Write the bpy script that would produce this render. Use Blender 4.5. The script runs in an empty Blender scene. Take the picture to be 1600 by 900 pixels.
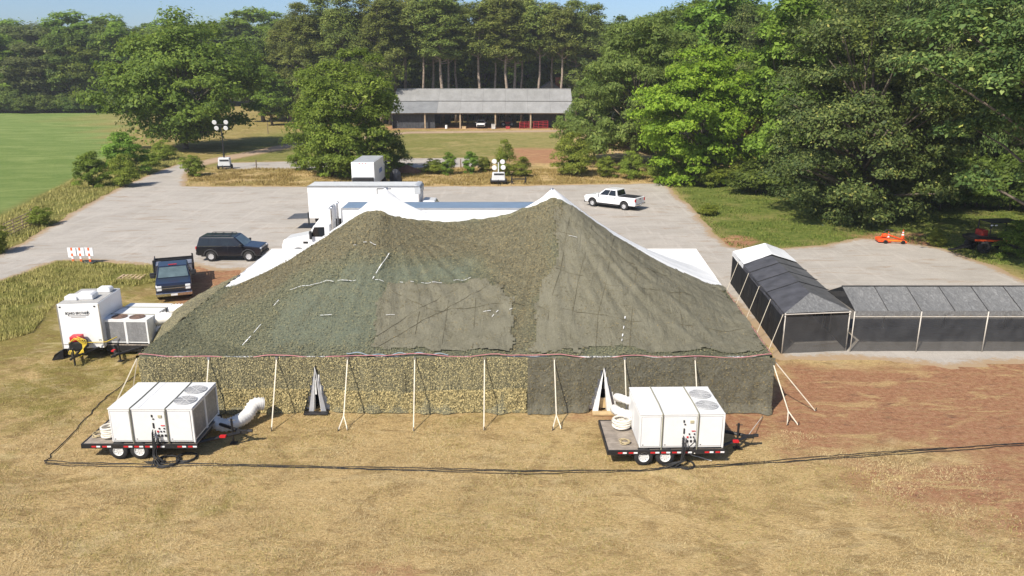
import bpy, math, random
import numpy as np
from mathutils import Vector
R_ = math.radians
random.seed(7)
rng = np.random.default_rng(11)
scene = bpy.context.scene
COL = scene.collection

# ------------------------------------------------------------------ camera, sky, sun, exposure
CAM_H, FPX, HORIZON = 14.0, 1220.0, 102.0
PITCH = math.atan((450 - HORIZON) / FPX)
cam_d = bpy.data.cameras.new("camera")
cam = bpy.data.objects.new("camera", cam_d)
COL.objects.link(cam)
cam.location = (0, 0, CAM_H)
cam.rotation_euler = (math.pi / 2 - PITCH, 0, 0)
cam_d.sensor_width = 36
cam_d.lens = 36 * FPX / 1600
cam_d.clip_end = 9000
scene.camera = cam

SUN_EL, SUN_FROM = R_(46), Vector((-0.58, -0.81, 0))     # the sun stands behind the camera, to its left
world = bpy.data.worlds.new("World")
scene.world = world
world.use_nodes = True
wn = world.node_tree
sky = wn.nodes.new("ShaderNodeTexSky")
sky.sky_type = 'NISHITA'
sky.sun_disc = False
sky.sun_elevation = SUN_EL
sky.sun_rotation = math.atan2(SUN_FROM.x, SUN_FROM.y)
sky.air_density = 0.75
sky.dust_density = 1.2
sky.ozone_density = 5.0
wn.nodes["Background"].inputs[1].default_value = 0.115
wn.links.new(sky.outputs[0], wn.nodes["Background"].inputs[0])
sun_d = bpy.data.lights.new("sun", 'SUN')
sun_d.energy = 4.7
sun_d.angle = R_(0.55)
sun_d.color = (1.0, 0.93, 0.81)
sun = bpy.data.objects.new("sun", sun_d)
COL.objects.link(sun)
to_sun = Vector((SUN_FROM.x * math.cos(SUN_EL), SUN_FROM.y * math.cos(SUN_EL), math.sin(SUN_EL)))
sun.rotation_euler = to_sun.to_track_quat('Z', 'Y').to_euler()
sun.location = (-30, -30, 60)
scene.view_settings.view_transform = 'Standard'
scene.view_settings.look = 'None'
scene.view_settings.exposure = 0.40
scene.view_settings.gamma = 1.0
scene.view_settings.use_curve_mapping = False
scene.cycles.max_bounces = 6
scene.cycles.volume_bounces = 0
scene.cycles.transparent_max_bounces = 8

# ------------------------------------------------------------------ survey helpers (photo measurements -> metres)
SP, CP = math.sin(PITCH), math.cos(PITCH)
def at(px, py, z=0.0):
    a, b = (px - 800) / FPX, (py - 450) / FPX
    dz, dy = -SP - b * CP, CP - b * SP
    t = (z - CAM_H) / dz
    return Vector((a * t, dy * t, z))
def z_at(Y, py):
    b = (py - 450) / FPX
    return CAM_H + Y * (-SP - b * CP) / (CP - b * SP)
def x_at(px, Y, z):
    return (px - 800) / FPX * (Y * CP + (CAM_H - z) * SP)
def proj(x, y, z):
    d = y * CP + (CAM_H - z) * SP
    return 800 + FPX * x / d, 450 + FPX * ((CAM_H - z) * CP - y * SP) / d

# ------------------------------------------------------------------ material helpers
class NT:
    def __init__(s, name):
        s.m = bpy.data.materials.new(name)
        s.m.use_nodes = True
        s.t = s.m.node_tree
        s.b = s.t.nodes["Principled BSDF"]
        s.out = s.t.nodes["Material Output"]
        s.tc = s.t.nodes.new("ShaderNodeTexCoord").outputs["Object"]
    def n(s, kind, **kw):
        nd = s.t.nodes.new(kind)
        for k, v in kw.items(): setattr(nd, k, v)
        return nd
    def l(s, a, b): s.t.links.new(a, b)
    def val(s, sock, v):
        if isinstance(v, (int, float)): sock.default_value = v
        elif isinstance(v, (tuple, list)): sock.default_value = (*v, 1) if len(v) == 3 and len(sock.default_value) == 4 else v
        else: s.l(v, sock)
    def mapping(s, scale=(1, 1, 1), rot=(0, 0, 0), vec=None):
        m = s.n("ShaderNodeMapping")
        m.inputs["Scale"].default_value = scale
        m.inputs["Rotation"].default_value = rot
        s.l(vec or s.tc, m.inputs[0])
        return m.outputs[0]
    def noise(s, scale, detail=4, rough=.55, vec=None, dist=0):
        m = s.n("ShaderNodeTexNoise")
        m.inputs["Scale"].default_value = scale
        m.inputs["Detail"].default_value = detail
        m.inputs["Roughness"].default_value = rough
        m.inputs["Distortion"].default_value = dist
        s.l(vec or s.tc, m.inputs["Vector"])
        return m.outputs[0]
    def voro(s, scale, vec=None, out="Color", rand=1.0):
        m = s.n("ShaderNodeTexVoronoi")
        m.inputs["Scale"].default_value = scale
        m.inputs["Randomness"].default_value = rand
        s.l(vec or s.tc, m.inputs["Vector"])
        return m.outputs[out]
    def ramp(s, fac, stops):
        m = s.n("ShaderNodeValToRGB")
        e = m.color_ramp.elements
        while len(e) < len(stops): e.new(0.5)
        for el, (p, c) in zip(e, stops):
            el.position = p
            el.color = (*c, 1) if isinstance(c, (tuple, list)) else (c, c, c, 1)
        s.l(fac, m.inputs[0])
        return m.outputs[0]
    def mix(s, fac, a, b, mode='MIX'):
        m = s.n("ShaderNodeMix", data_type='RGBA', blend_type=mode)
        s.val(m.inputs[0], fac); s.val(m.inputs[6], a); s.val(m.inputs[7], b)
        return m.outputs[2]
    def math(s, op, a, b=0.5, clamp=False):
        m = s.n("ShaderNodeMath", operation=op, use_clamp=clamp)
        s.val(m.inputs[0], a); s.val(m.inputs[1], b)
        return m.outputs[0]
    def attr(s, name):
        return s.n("ShaderNodeAttribute", attribute_name=name).outputs["Fac"]
    def step(s, v, lo, hi):
        m = s.n("ShaderNodeMapRange")
        m.inputs[1].default_value = lo; m.inputs[2].default_value = hi
        s.l(v, m.inputs[0])
        return m.outputs[0]
    def bump(s, h, strength=.4, dist=.05):
        m = s.n("ShaderNodeBump")
        m.inputs["Strength"].default_value = strength
        m.inputs["Distance"].default_value = dist
        s.l(h, m.inputs["Height"])
        s.l(m.outputs[0], s.b.inputs["Normal"])
    def base(s, c): s.val(s.b.inputs["Base Color"], c)

MAT = {}
def pm(name, col, rough=.6, metal=0.0, spec=.4, var=.12, vscale=1.5, dirt=0.0, bump=0.0, bscale=40, coat=0.0):
    if name in MAT: return MAT[name]
    s = NT(name)
    f = s.noise(vscale, 5)
    lo = tuple(c * (1 - var) for c in col); hi = tuple(min(.95, c * (1 + var)) for c in col)
    c = s.ramp(f, [(.3, lo), (.7, hi)])
    if dirt:
        g = s.step(s.noise(vscale * 2.3, 6, .7), .48, .78)
        c = s.mix(s.math('MULTIPLY', g, dirt), c, (.22, .17, .12))
    s.base(c)
    s.b.inputs["Roughness"].default_value = rough
    s.b.inputs["Metallic"].default_value = metal
    s.b.inputs["Specular IOR Level"].default_value = spec
    s.b.inputs["Coat Weight"].default_value = coat
    s.b.inputs["Coat Roughness"].default_value = .08
    if bump: s.bump(s.noise(bscale, 4), bump, .02)
    MAT[name] = s.m
    return s.m

# ------------------------------------------------------------------ mesh helpers
def link(o, parent=None):
    COL.objects.link(o)
    if parent is not None: o.parent = parent
    return o
def tag(o, label=None, cat=None, group=None, kind=None):
    if label: o["label"] = label
    if cat: o["category"] = cat
    if group: o["group"] = group
    if kind: o["kind"] = kind
    return o
def empty(name, loc=(0, 0, 0), rz=0.0):
    o = bpy.data.objects.new(name, None)
    o.empty_display_size = .3
    o.location = loc
    o.rotation_euler = (0, 0, rz)
    return link(o)
def np_mesh(name, V, F, attrs=None, smooth=False):
    """V (n,3); F (m,k) with one k."""
    V = np.asarray(V, np.float32); F = np.asarray(F, np.int32)
    me = bpy.data.meshes.new(name)
    k = F.shape[1]
    me.vertices.add(len(V)); me.vertices.foreach_set("co", V.ravel())
    me.loops.add(F.size); me.loops.foreach_set("vertex_index", F.ravel())
    me.polygons.add(len(F))
    me.polygons.foreach_set("loop_start", np.arange(0, F.size, k, dtype=np.int32))
    me.polygons.foreach_set("loop_total", np.full(len(F), k, np.int32))
    if smooth: me.polygons.foreach_set("use_smooth", np.ones(len(F), bool))
    for n_, a in (attrs or {}).items():
        at_ = me.attributes.new(n_, 'FLOAT', 'POINT')
        at_.data.foreach_set("value", np.asarray(a, np.float32).ravel())
    me.update(calc_edges=True)
    return me
def mobj(name, me, mat, parent=None):
    o = bpy.data.objects.new(name, me)
    if mat is not None: me.materials.append(mat)
    return link(o, parent)

class MB:
    def __init__(s): s.v = []; s.f = []
    def add(s, vs, fs):
        o = len(s.v)
        s.v += [tuple(v) for v in vs]
        s.f += [tuple(i + o for i in f) for f in fs]
        return s
    def hexa(s, p):
        return s.add(p, [(0, 3, 2, 1), (4, 5, 6, 7), (0, 1, 5, 4), (1, 2, 6, 5), (2, 3, 7, 6), (3, 0, 4, 7)])
    def box(s, x0, x1, y0, y1, z0, z1):
        return s.hexa([(x0, y0, z0), (x1, y0, z0), (x1, y1, z0), (x0, y1, z0), (x0, y0, z1), (x1, y0, z1), (x1, y1, z1), (x0, y1, z1)])
    def quad(s, a, b, c, d): return s.add([a, b, c, d], [(0, 1, 2, 3)])
    def frustum(s, lo, hi, z0, z1):
        (a, b, c, d), (e, f, g, h) = lo, hi
        return s.hexa([(a, c, z0), (b, c, z0), (b, d, z0), (a, d, z0), (e, g, z1), (f, g, z1), (f, h, z1), (e, h, z1)])
    def prism(s, prof, y0, y1):
        n = len(prof)
        vs = [(x, y0, z) for x, z in prof] + [(x, y1, z) for x, z in prof]
        fs = [tuple(range(n)), tuple(range(2 * n - 1, n - 1, -1))]
        fs += [(i, i + n, (i + 1) % n + n, (i + 1) % n) for i in range(n)]
        return s.add(vs, fs)
    def tube(s, pts, r, n=6, cap=True):
        pts = [Vector(p) for p in pts]
        rs = r if isinstance(r, (list, tuple)) else [r] * len(pts)
        base = len(s.v); prev = None
        for i, p in enumerate(pts):
            d = (pts[min(i + 1, len(pts) - 1)] - pts[max(i - 1, 0)])
            d = d.normalized() if d.length > 1e-9 else Vector((0, 0, 1))
            if prev is None:
                a = d.cross(Vector((0, 0, 1)))
                if a.length < 1e-3: a = d.cross(Vector((1, 0, 0)))
            else:
                a = prev - d * prev.dot(d)
            a.normalize(); prev = a
            b = d.cross(a)
            for k in range(n):
                t = 2 * math.pi * k / n
                s.v.append(tuple(p + (a * math.cos(t) + b * math.sin(t)) * rs[i]))
        for i in range(len(pts) - 1):
            for k in range(n):
                A = base + i * n + k; B = base + i * n + (k + 1) % n
                s.f.append((A, B, B + n, A + n))
        if cap:
            s.f.append(tuple(base + k for k in range(n))[::-1])
            s.f.append(tuple(base + (len(pts) - 1) * n + k for k in range(n)))
        return s
    def lathe_y(s, prof, c, n=24):
        """prof: (radius, y) pairs about the y axis through c."""
        base = len(s.v); m = len(prof)
        for k in range(n):
            t = 2 * math.pi * k / n
            for r, y in prof:
                s.v.append((c[0] + r * math.cos(t), c[1] + y, c[2] + r * math.sin(t)))
        for k in range(n):
            for j in range(m - 1):
                a = base + k * m + j; b = base + ((k + 1) % n) * m + j
                s.f.append((a, b, b + 1, a + 1))
        return s
    def cone(s, c, r0, r1, z0, z1, n=16):
        return s.tube([(c[0], c[1], z0), (c[0], c[1], z1)], [r0, r1], n)
    def build(s, name, mat, parent=None, smooth=False, bevel=0.0, seg=2):
        me = bpy.data.meshes.new(name)
        me.from_pydata(s.v, [], s.f)
        me.validate(clean_customdata=False)
        if smooth:
            for p in me.polygons: p.use_smooth = True
        me.update()
        o = mobj(name, me, mat, parent)
        if bevel:
            b = o.modifiers.new("bevel", 'BEVEL')
            b.width = bevel; b.segments = seg; b.limit_method = 'ANGLE'; b.angle_limit = R_(35)
        return o
def copy_tree(o, parent=None):
    c = o.copy()
    COL.objects.link(c)
    c.parent = parent
    for ch in [x for x in bpy.data.objects if x.parent == o]: copy_tree(ch, c)
    return c

# polygon signed distance (negative inside), numpy
def poly_sdf(P, poly):
    P = np.asarray(P, float); poly = np.asarray(poly, float)
    d = np.full(len(P), 1e18); ins = np.zeros(len(P), bool)
    n = len(poly)
    for i in range(n):
        a, b = poly[i], poly[(i + 1) % n]
        e = b - a; w = P - a
        t = np.clip((w @ e) / max(e @ e, 1e-12), 0, 1)
        q = w - t[:, None] * e
        d = np.minimum(d, (q * q).sum(1))
        c = ((a[1] > P[:, 1]) != (b[1] > P[:, 1]))
        with np.errstate(divide='ignore', invalid='ignore'):
            xx = (b[0] - a[0]) * (P[:, 1] - a[1]) / (b[1] - a[1] + 1e-30) + a[0]
        ins ^= c & (P[:, 0] < xx)
    return np.sqrt(d) * np.where(ins, -1, 1)
def vnoise(P, scale, seed=0, octaves=3):
    """cheap value noise in 2D, about -1..1"""
    out = np.zeros(len(P)); amp = 1.0; tot = 0
    r = np.random.default_rng(seed)
    tab = r.uniform(-1, 1, (256, 256))
    for o in range(octaves):
        q = np.asarray(P, float) / scale * (2 ** o) + 37.1 * o
        i = np.floor(q).astype(int); f = q - i; f = f * f * (3 - 2 * f)
        g = lambda a, b: tab[(i[:, 0] + a) % 256, (i[:, 1] + b) % 256]
        v = (g(0, 0) * (1 - f[:, 0]) + g(1, 0) * f[:, 0]) * (1 - f[:, 1]) + (g(0, 1) * (1 - f[:, 0]) + g(1, 1) * f[:, 0]) * f[:, 1]
        out += v * amp; tot += amp; amp *= .5
    return out / tot
ORD = "first second third fourth fifth sixth seventh eighth ninth tenth eleventh twelfth thirteenth fourteenth fifteenth sixteenth seventeenth eighteenth nineteenth twentieth".split()
def ordw(i, n):
    return ORD[i] + " from the left" if i <= n // 2 else (ORD[n - 1 - i] + " from the right")
def gpoly(pxs): return [tuple(at(x, y).xy) for x, y in pxs]

# ------------------------------------------------------------------ the ground
def axis(lo, hi, step, far_lo, far_hi):
    a = list(np.arange(lo, hi + 1e-6, step))
    g, x = step, hi
    up = []
    while x < far_hi: g *= 1.35; x += g; up.append(min(x, far_hi))
    g, x = step, lo
    dn = []
    while x > far_lo: g *= 1.35; x -= g; dn.append(max(x, far_lo))
    return np.array(dn[::-1] + a + up)
gx = axis(-60, 60, .5, -1400, 1400)
gy = axis(12, 150, .5, -150, 1600)
GX, GY = np.meshgrid(gx, gy)
GP = np.stack([GX.ravel(), GY.ravel()], 1)
def zone(pxs, soft, nscale=4.0, namp=1.0, seed=1):
    d = poly_sdf(GP, gpoly(pxs)) + vnoise(GP, nscale, seed) * namp
    return np.clip(.5 - d / soft, 0, 1)
FIELD = [(-500, 171), (165, 171), (185, 235), (150, 262), (95, 290), (0, 338), (-300, 480)]
a_field = zone(FIELD, 1.5, 6, .6, 2)
a_red = np.maximum.reduce([
    zone([(1195, 600), (1215, 566), (1330, 570), (1640, 560), (1750, 740), (1600, 715), (1400, 690), (1260, 700), (1185, 660), (1090, 655)], 3.0, 3, 1.6, 3) * .95,
    zone([(1300, 715), (1700, 690), (1850, 900), (1560, 850), (1380, 780)], 3.0, 3, 1.6, 5) * .8,
    zone([(300, 415), (372, 412), (420, 440), (350, 490), (290, 500), (262, 470)], 1.6, 2, .8, 4),
    zone([(960, 630), (985, 622), (1205, 630), (1230, 690), (1130, 690), (900, 650)], 1.2, 2, .8, 6) * .9,
    zone([(1120, 375), (1150, 366), (1185, 374), (1165, 388), (1130, 388)], 1.2, 2, .5, 7),
    zone([(1330, 366), (1430, 362), (1480, 384), (1340, 384)], 1.5, 2, .9, 8) * .8,
    zone([(560, 880), (640, 870), (700, 910), (540, 920)], .8, 1, .6, 9) * .5,
    zone([(800, 232), (872, 232), (885, 256), (820, 258), (790, 245)], 5, 4, 2.0, 10),
    zone([(600, 198), (900, 198), (905, 203.5), (590, 203.5)], 2.5, 4, 1.2, 12)])
a_lawn = np.maximum(
    zone([(1045, 288), (1170, 262), (1500, 230), (1900, 250), (1900, 470), (1640, 450), (1540, 412), (1470, 388), (1400, 376), (1290, 382), (1180, 390), (1135, 383), (1100, 345)], 3, 4, 1.0, 13),
    zone([(415, 205), (640, 206), (880, 206), (905, 252), (620, 248), (365, 254), (300, 262), (360, 240)], 5, 5, 1.5, 14) * .6)
a_rough = np.maximum.reduce([
    zone([(-60, 440), (95, 408), (240, 414), (246, 440), (180, 452), (85, 470), (40, 505), (-120, 560)], 2.2, 2.5, .9, 15),
    zone([(0, 335), (95, 290), (185, 240), (260, 232), (300, 250), (250, 266), (190, 290), (60, 365), (-10, 400), (-200, 480)], 2.0, 3, .8, 16)])
a_straw = np.maximum(
    zone([(290, 262), (480, 262), (720, 263), (1045, 268), (1045, 287), (800, 290), (520, 291), (288, 291)], 2.0, 3, .8, 17),
    zone([(-100, 640), (250, 625), (640, 632), (900, 640), (1130, 680), (1320, 730), (1420, 780), (1800, 860), (1900, 1100), (-300, 1100)], 7.0, 5, 2.5, 18))
nx, ny = len(gx), len(gy)
idx = np.arange(nx * ny).reshape(ny, nx)
GF = np.stack([idx[:-1, :-1].ravel(), idx[:-1, 1:].ravel(), idx[1:, 1:].ravel(), idx[1:, :-1].ravel()], 1)
GZ = np.where((np.abs(GP[:, 0]) < 55) & (GP[:, 1] < 120), -.012 - .03 * np.abs(vnoise(GP, 2.2, 30)), -.03)

s = NT("ground_grass")
big = s.noise(.16, 5, .6)
mid = s.noise(.9, 5, .62, dist=.6)
streak = s.noise(2.2, 6, .68, s.mapping((1.0, 3.4, 1), (0, 0, R_(24))), .8)
fine = s.noise(9, 5, .7, s.mapping((1.0, 2.8, 1), (0, 0, R_(-18))), .5)
dry = s.ramp(fine, [(.30, (.27, .17, .07)), (.48, (.56, .385, .17)), (.68, (.80, .615, .33))])
dry = s.mix(s.math('MULTIPLY', s.step(streak, .45, .66), .6), dry, (.57, .42, .185))
green = s.ramp(fine, [(.28, (.13, .115, .03)), (.52, (.30, .245, .07)), (.74, (.48, .375, .135))])
gm = s.math('ADD', s.math('MULTIPLY', big, .9), s.math('MULTIPLY', mid, .75))
sx = s.n("ShaderNodeSeparateXYZ"); s.l(s.tc, sx.inputs[0])
left = s.step(sx.outputs[0], 6, -26)
gm = s.math('ADD', gm, s.math('MULTIPLY', left, .26))
gm = s.math('SUBTRACT', gm, s.math('MULTIPLY', s.attr("straw"), .20))
c = s.mix(s.step(gm, .83, 1.04), dry, green)
c = s.mix(s.math('MULTIPLY', s.step(s.noise(.55, 6, .7, s.mapping((1, 1.8, 1), (0, 0, .35)), 1.2), .48, .62), .62), c, (.24, .155, .065))
c = s.mix(s.math('MULTIPLY', s.step(s.noise(.38, 6, .72, s.mapping((1, 2.0, 1), (0, 0, .5)), 1.0), .52, .68), .55), c, (.72, .575, .32))
mott = s.noise(1.9, 6, .75, s.mapping((1, 1.5, 1), (0, 0, .4)), 1.4)
c = s.mix(s.math('MULTIPLY', s.step(mott, .54, .66), .5), c, (.22, .15, .055))
c = s.mix(s.math('MULTIPLY', s.step(mott, .44, .33), .45), c, (.70, .55, .30))
# meadow
mow = s.noise(.16, 6, .65, s.mapping((.6, 1.6, 1), (0, 0, R_(-24))), 1.0)
fld = s.ramp(s.noise(2.2, 6, .7), [(.3, (.115, .185, .042)), (.7, (.205, .275, .072))])
fld = s.mix(s.step(mow, .44, .66), fld, (.26, .315, .10))
c = s.mix(s.attr("field"), c, fld)
rgh = s.ramp(s.noise(3.2, 6, .75), [(.28, (.075, .095, .02)), (.52, (.21, .205, .05)), (.74, (.36, .30, .11))])
c = s.mix(s.attr("rough"), c, rgh)
lawn = s.ramp(s.noise(1.6, 6, .7), [(.28, (.065, .105, .018)), (.5, (.145, .185, .036)), (.72, (.27, .255, .075))])
lawn = s.mix(s.math('MULTIPLY', s.step(s.noise(.25, 4), .5, .68), .55), lawn, (.33, .27, .105))
c = s.mix(s.attr("lawn"), c, lawn)
redc = s.ramp(s.noise(4.5, 6, .72), [(.28, (.26, .12, .062)), (.5, (.41, .205, .11)), (.72, (.51, .30, .175))])
redc = s.mix(s.math('MULTIPLY', s.step(streak, .52, .64), .6), redc, (.45, .31, .15))
redc = s.mix(s.math('MULTIPLY', s.step(s.noise(.8, 5, .7, s.mapping((1, 2.6, 1), (0, 0, R_(10)))), .56, .72), .75), redc, (.13, .075, .052))
band = s.noise(.45, 6, .7, s.mapping((.8, 2.6, 1), (0, 0, R_(-22))), 1.2)
redc = s.mix(s.math('MULTIPLY', s.step(band, .535, .63), .7), redc, dry)
rm = s.step(s.math('ADD', s.attr("red"), s.math('MULTIPLY', s.math('SUBTRACT', mid, .5), 1.1)), .22, .80)
c = s.mix(s.math('MULTIPLY', rm, s.step(s.attr("red"), .02, .15)), c, redc)
s.base(c)
s.b.inputs["Roughness"].default_value = .95
s.b.inputs["Specular IOR Level"].default_value = .12
s.bump(s.math('ADD', s.math('ADD', fine, streak), s.noise(26, 3, .7)), .75, .12)
ground = mobj("ground", np_mesh("ground", np.c_[GP, GZ], GF, {"field": a_field, "red": a_red, "lawn": a_lawn, "rough": a_rough, "straw": a_straw}), s.m)
tag(ground, "dry mown grass with bare red soil around the tent", kind="structure")

def sheet(name, pxs, z, res, mat, amp=.35, nsc=1.6, seed=3, world_poly=None):
    poly = np.array(world_poly if world_poly is not None else gpoly(pxs))
    x0, y0 = poly.min(0) - .5; x1, y1 = poly.max(0) + .5
    xs, ys = np.arange(x0, x1, res), np.arange(y0, y1, res)
    X, Y = np.meshgrid(xs, ys)
    P = np.stack([X.ravel(), Y.ravel()], 1)
    d = poly_sdf(P, poly) + vnoise(P, nsc, seed, 4) * amp
    n, m = len(xs), len(ys)
    ix = np.arange(n * m).reshape(m, n)
    F = np.stack([ix[:-1, :-1].ravel(), ix[:-1, 1:].ravel(), ix[1:, 1:].ravel(), ix[1:, :-1].ravel()], 1)
    F = F[(d[F] < 0).any(1)]
    used = np.unique(F); rem = np.full(len(P), -1); rem[used] = np.arange(len(used))
    P, d, F = P[used], d[used], rem[F]
    zz = z + .012 * vnoise(P, 1.1, seed + 5) - np.clip(d + .15, 0, 1) * .08
    o = mobj(name, np_mesh(name, np.c_[P, zz], F, {"edge": np.clip(-d / 1.6, 0, 1)}), mat)
    o["kind"] = "structure"
    return o
def gravel_mat(name, c0, c1, stain, edgec):
    s = NT(name)
    f = s.noise(3.0, 8, .72)
    c = s.ramp(f, [(.3, c0), (.7, c1)])
    pebble = s.voro(16, out="Distance")
    c = s.mix(.5, c, s.ramp(s.noise(24, 4, .75), [(.3, tuple(v * .62 for v in c0)), (.7, tuple(min(1, v * 1.22) for v in c1))]))
    wide = s.noise(.22, 4, .6, s.mapping((1, 1.4, 1)), .9)
    c = s.mix(s.math('MULTIPLY', s.step(wide, .42, .68), .6), c, tuple(v * .84 for v in c0))
    st = s.step(s.noise(.42, 7, .7, s.mapping((.55, 2.3, 1), (0, 0, R_(8))), 1.0), .55, .68)
    c = s.mix(s.math('MULTIPLY', st, .70), c, stain)
    st2 = s.step(s.noise(1.4, 6, .75, s.mapping((.6, 1.6, 1), (0, 0, R_(-14)))), .63, .72)
    c = s.mix(s.math('MULTIPLY', st2, .7), c, tuple(v * .62 for v in stain))
    trk = s.noise(1.3, 4, .6, s.mapping((.10, 1.5, 1), (0, 0, R_(-9))), .25)
    c = s.mix(s.math('MULTIPLY', s.step(trk, .56, .64), .28), c, tuple(v * .80 for v in c0))
    trk = s.noise(1.1, 4, .6, s.mapping((1.4, .12, 1), (0, 0, R_(28))), .25)
    c = s.mix(s.math('MULTIPLY', s.step(trk, .57, .64), .25), c, tuple(min(1, v * 1.12) for v in c1))
    e = s.math('ADD', s.attr("edge"), s.math('MULTIPLY', s.math('SUBTRACT', s.noise(2.6, 5, .7), .5), 1.2))
    c = s.mix(s.step(e, .42, .12), c, edgec)
    s.base(c)
    s.b.inputs["Roughness"].default_value = .95
    s.b.inputs["Specular IOR Level"].default_value = .15
    s.bump(s.math('ADD', s.noise(18, 4, .7), f), .5, .05)
    return s.m
GRAVEL = gravel_mat("gravel", (.375, .34, .295), (.49, .45, .40), (.28, .195, .12), (.36, .26, .16))
GRAVEL_LOT = [(-120, 452), (0, 397), (60, 365), (130, 324), (190, 292), (246, 268), (283, 255), (303, 257), (292, 270), (288, 291), (520, 291.5), (800, 290.5), (1040, 286),
              (1050, 300), (1076, 320), (1098, 346), (1118, 368), (1138, 385), (1180, 392), (1290, 383), (1345, 372), (1400, 377), (1470, 389), (1540, 413), (1610, 441), (1900, 520),
              (1900, 566), (1600, 566), (1540, 570), (1480, 572), (1440, 566), (1330, 561), (1225, 559), (1180, 512), (1150, 475), (1120, 450), (420, 450), (378, 420), (345, 422), (300, 412), (240, 415), (180, 409), (125, 406), (90, 409), (0, 441), (-120, 500)]
tag(sheet("gravel_lot", GRAVEL_LOT, .012, .4, GRAVEL, .45, 1.8, 41), "pale gravel parking lot behind the big tent")
tag(sheet("road", [(352, 254.5), (480, 251), (620, 247.5), (745, 246.5), (760, 259), (700, 262), (520, 263.5), (352, 265)], .01, .8, GRAVEL, .3, 3, 42), "pale gravel lane beyond the lot")
DIRT = gravel_mat("track_dirt", (.36, .25, .165), (.50, .37, .26), (.30, .19, .11), (.26, .20, .09))
tag(sheet("path", [(283, 259), (330, 247), (385, 237), (440, 226), (470, 221), (560, 214), (640, 205.3), (905, 202.8), (905, 205.6), (640, 208.6), (560, 217.5), (478, 226), (420, 238), (350, 252), (305, 262)], .008, 1.0, DIRT, .3, 3, 43), "brown dirt track leading to the barn")

# real grass on the ground: many thin blades, joined (nobody could count them)
def blades(P, h, w, lean, seed, z0=-.01, flat=0.0):
    r = np.random.default_rng(seed)
    n = len(P)
    ang = r.uniform(0, 2 * np.pi, n)
    hh = h * r.uniform(.45, 1.25, n)
    d = np.stack([np.cos(ang), np.sin(ang)], 1)
    side = np.stack([-d[:, 1], d[:, 0]], 1) * (w * r.uniform(.6, 1.4, n))[:, None]
    ln = (lean * r.uniform(.2, 1.3, n) * hh)[:, None] * d
    b = np.c_[P, np.full(n, z0)]
    v0 = b.copy(); v0[:, :2] -= side
    v1 = b.copy(); v1[:, :2] += side
    v2 = b.copy(); v2[:, :2] += ln; v2[:, 2] += hh * (1 - flat)
    V = np.stack([v0, v1, v2], 1).reshape(-1, 3)
    return V, np.arange(3 * n).reshape(-1, 3), np.repeat(r.uniform(0, 1, n), 3)
def scatter(pxs, n, seed, clump=0.0, avoid=None):
    poly = np.array(gpoly(pxs)); r = np.random.default_rng(seed)
    lo, hi = poly.min(0), poly.max(0)
    out = []; tot = 0
    while tot < n:
        P = r.uniform(lo, hi, (n * 2, 2))
        k = poly_sdf(P, poly) < 0
        if clump: k &= (vnoise(P, clump, seed, 3) + r.normal(0, .22, len(P))) > .05
        if avoid is not None:
            for a in avoid: k &= poly_sdf(P, np.array(a)) > .15
        P = P[k]; out.append(P); tot += len(P)
        if len(P) == 0: break
    return np.concatenate(out)[:n]
def blade_mat(name, stops):
    s = NT(name)
    c = s.ramp(s.attr("rnd"), stops)
    s.base(s.mix(.35, c, s.ramp(s.noise(.5, 3), [(.35, stops[0][1]), (.65, stops[-1][1])])))
    s.b.inputs["Roughness"].default_value = .85
    s.b.inputs["Specular IOR Level"].default_value = .1
    return s.m
B_DRY = blade_mat("dry_blades", [(0, (.28, .19, .08)), (.5, (.52, .38, .18)), (1, (.72, .58, .32))])
B_OLIVE = blade_mat("olive_blades", [(0, (.16, .15, .04)), (.5, (.31, .26, .08)), (1, (.48, .39, .15))])
B_VERGE = blade_mat("verge_blades", [(0, (.18, .19, .045)), (.5, (.36, .34, .10)), (1, (.56, .48, .19))])
B_GREEN = blade_mat("green_blades", [(0, (.08, .12, .02)), (.5, (.17, .20, .045)), (1, (.34, .32, .10))])
B_LAWN = blade_mat("lawn_blades", [(0, (.06, .10, .015)), (.5, (.12, .17, .03)), (1, (.23, .24, .06))])
B_RUST = blade_mat("rust_blades", [(0, (.20, .13, .04)), (.5, (.32, .25, .08)), (1, (.42, .33, .14))])
def grass(name, label, pxs, n, h, w, lean, seed, mat, clump=0.0, avoid=None, flat=0.0):
    P = scatter(pxs, n, seed, clump, avoid)
    V, F, a = blades(P, h, w, lean, seed, flat=flat)
    return tag(mobj(name, np_mesh(name, V, F, {"rnd": a}), mat), label, "grass", kind="stuff")
LOTW = gpoly(GRAVEL_LOT)
TENTW = [(-15.6, 30.4), (10.8, 30.4), (12.1, 50), (-15.8, 50)]
grass("dry_grass", "straw coloured cut grass lying in front of the tent", [(-90, 660), (240, 640), (1150, 660), (1400, 700), (1700, 760), (1900, 960), (-300, 960)], 150000, .05, .006, 2.4, 51, B_DRY, 1.3, [TENTW])
grass("olive_grass", "olive green grass showing through the straw in front", [(-90, 560), (220, 560), (225, 640), (900, 655), (1500, 760), (1900, 960), (-300, 960)], 60000, .06, .008, 1.2, 52, B_OLIVE, 2.4, [TENTW])
grass("verge_grass", "tall yellow green grass between the lot and the generator trailer", [(-80, 444), (90, 410), (245, 416), (246, 440), (170, 455), (85, 475), (50, 520), (-120, 570)], 45000, .24, .018, .6, 53, B_VERGE, 1.8, [LOTW])
grass("field_margin_grass", "rough grass along the edge of the green field", [(0, 340), (95, 292), (185, 240), (262, 228), (300, 250), (250, 265), (190, 291), (60, 366), (-10, 401), (-150, 470)], 50000, .34, .025, .6, 54, B_VERGE, 2.0, [LOTW])
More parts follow.
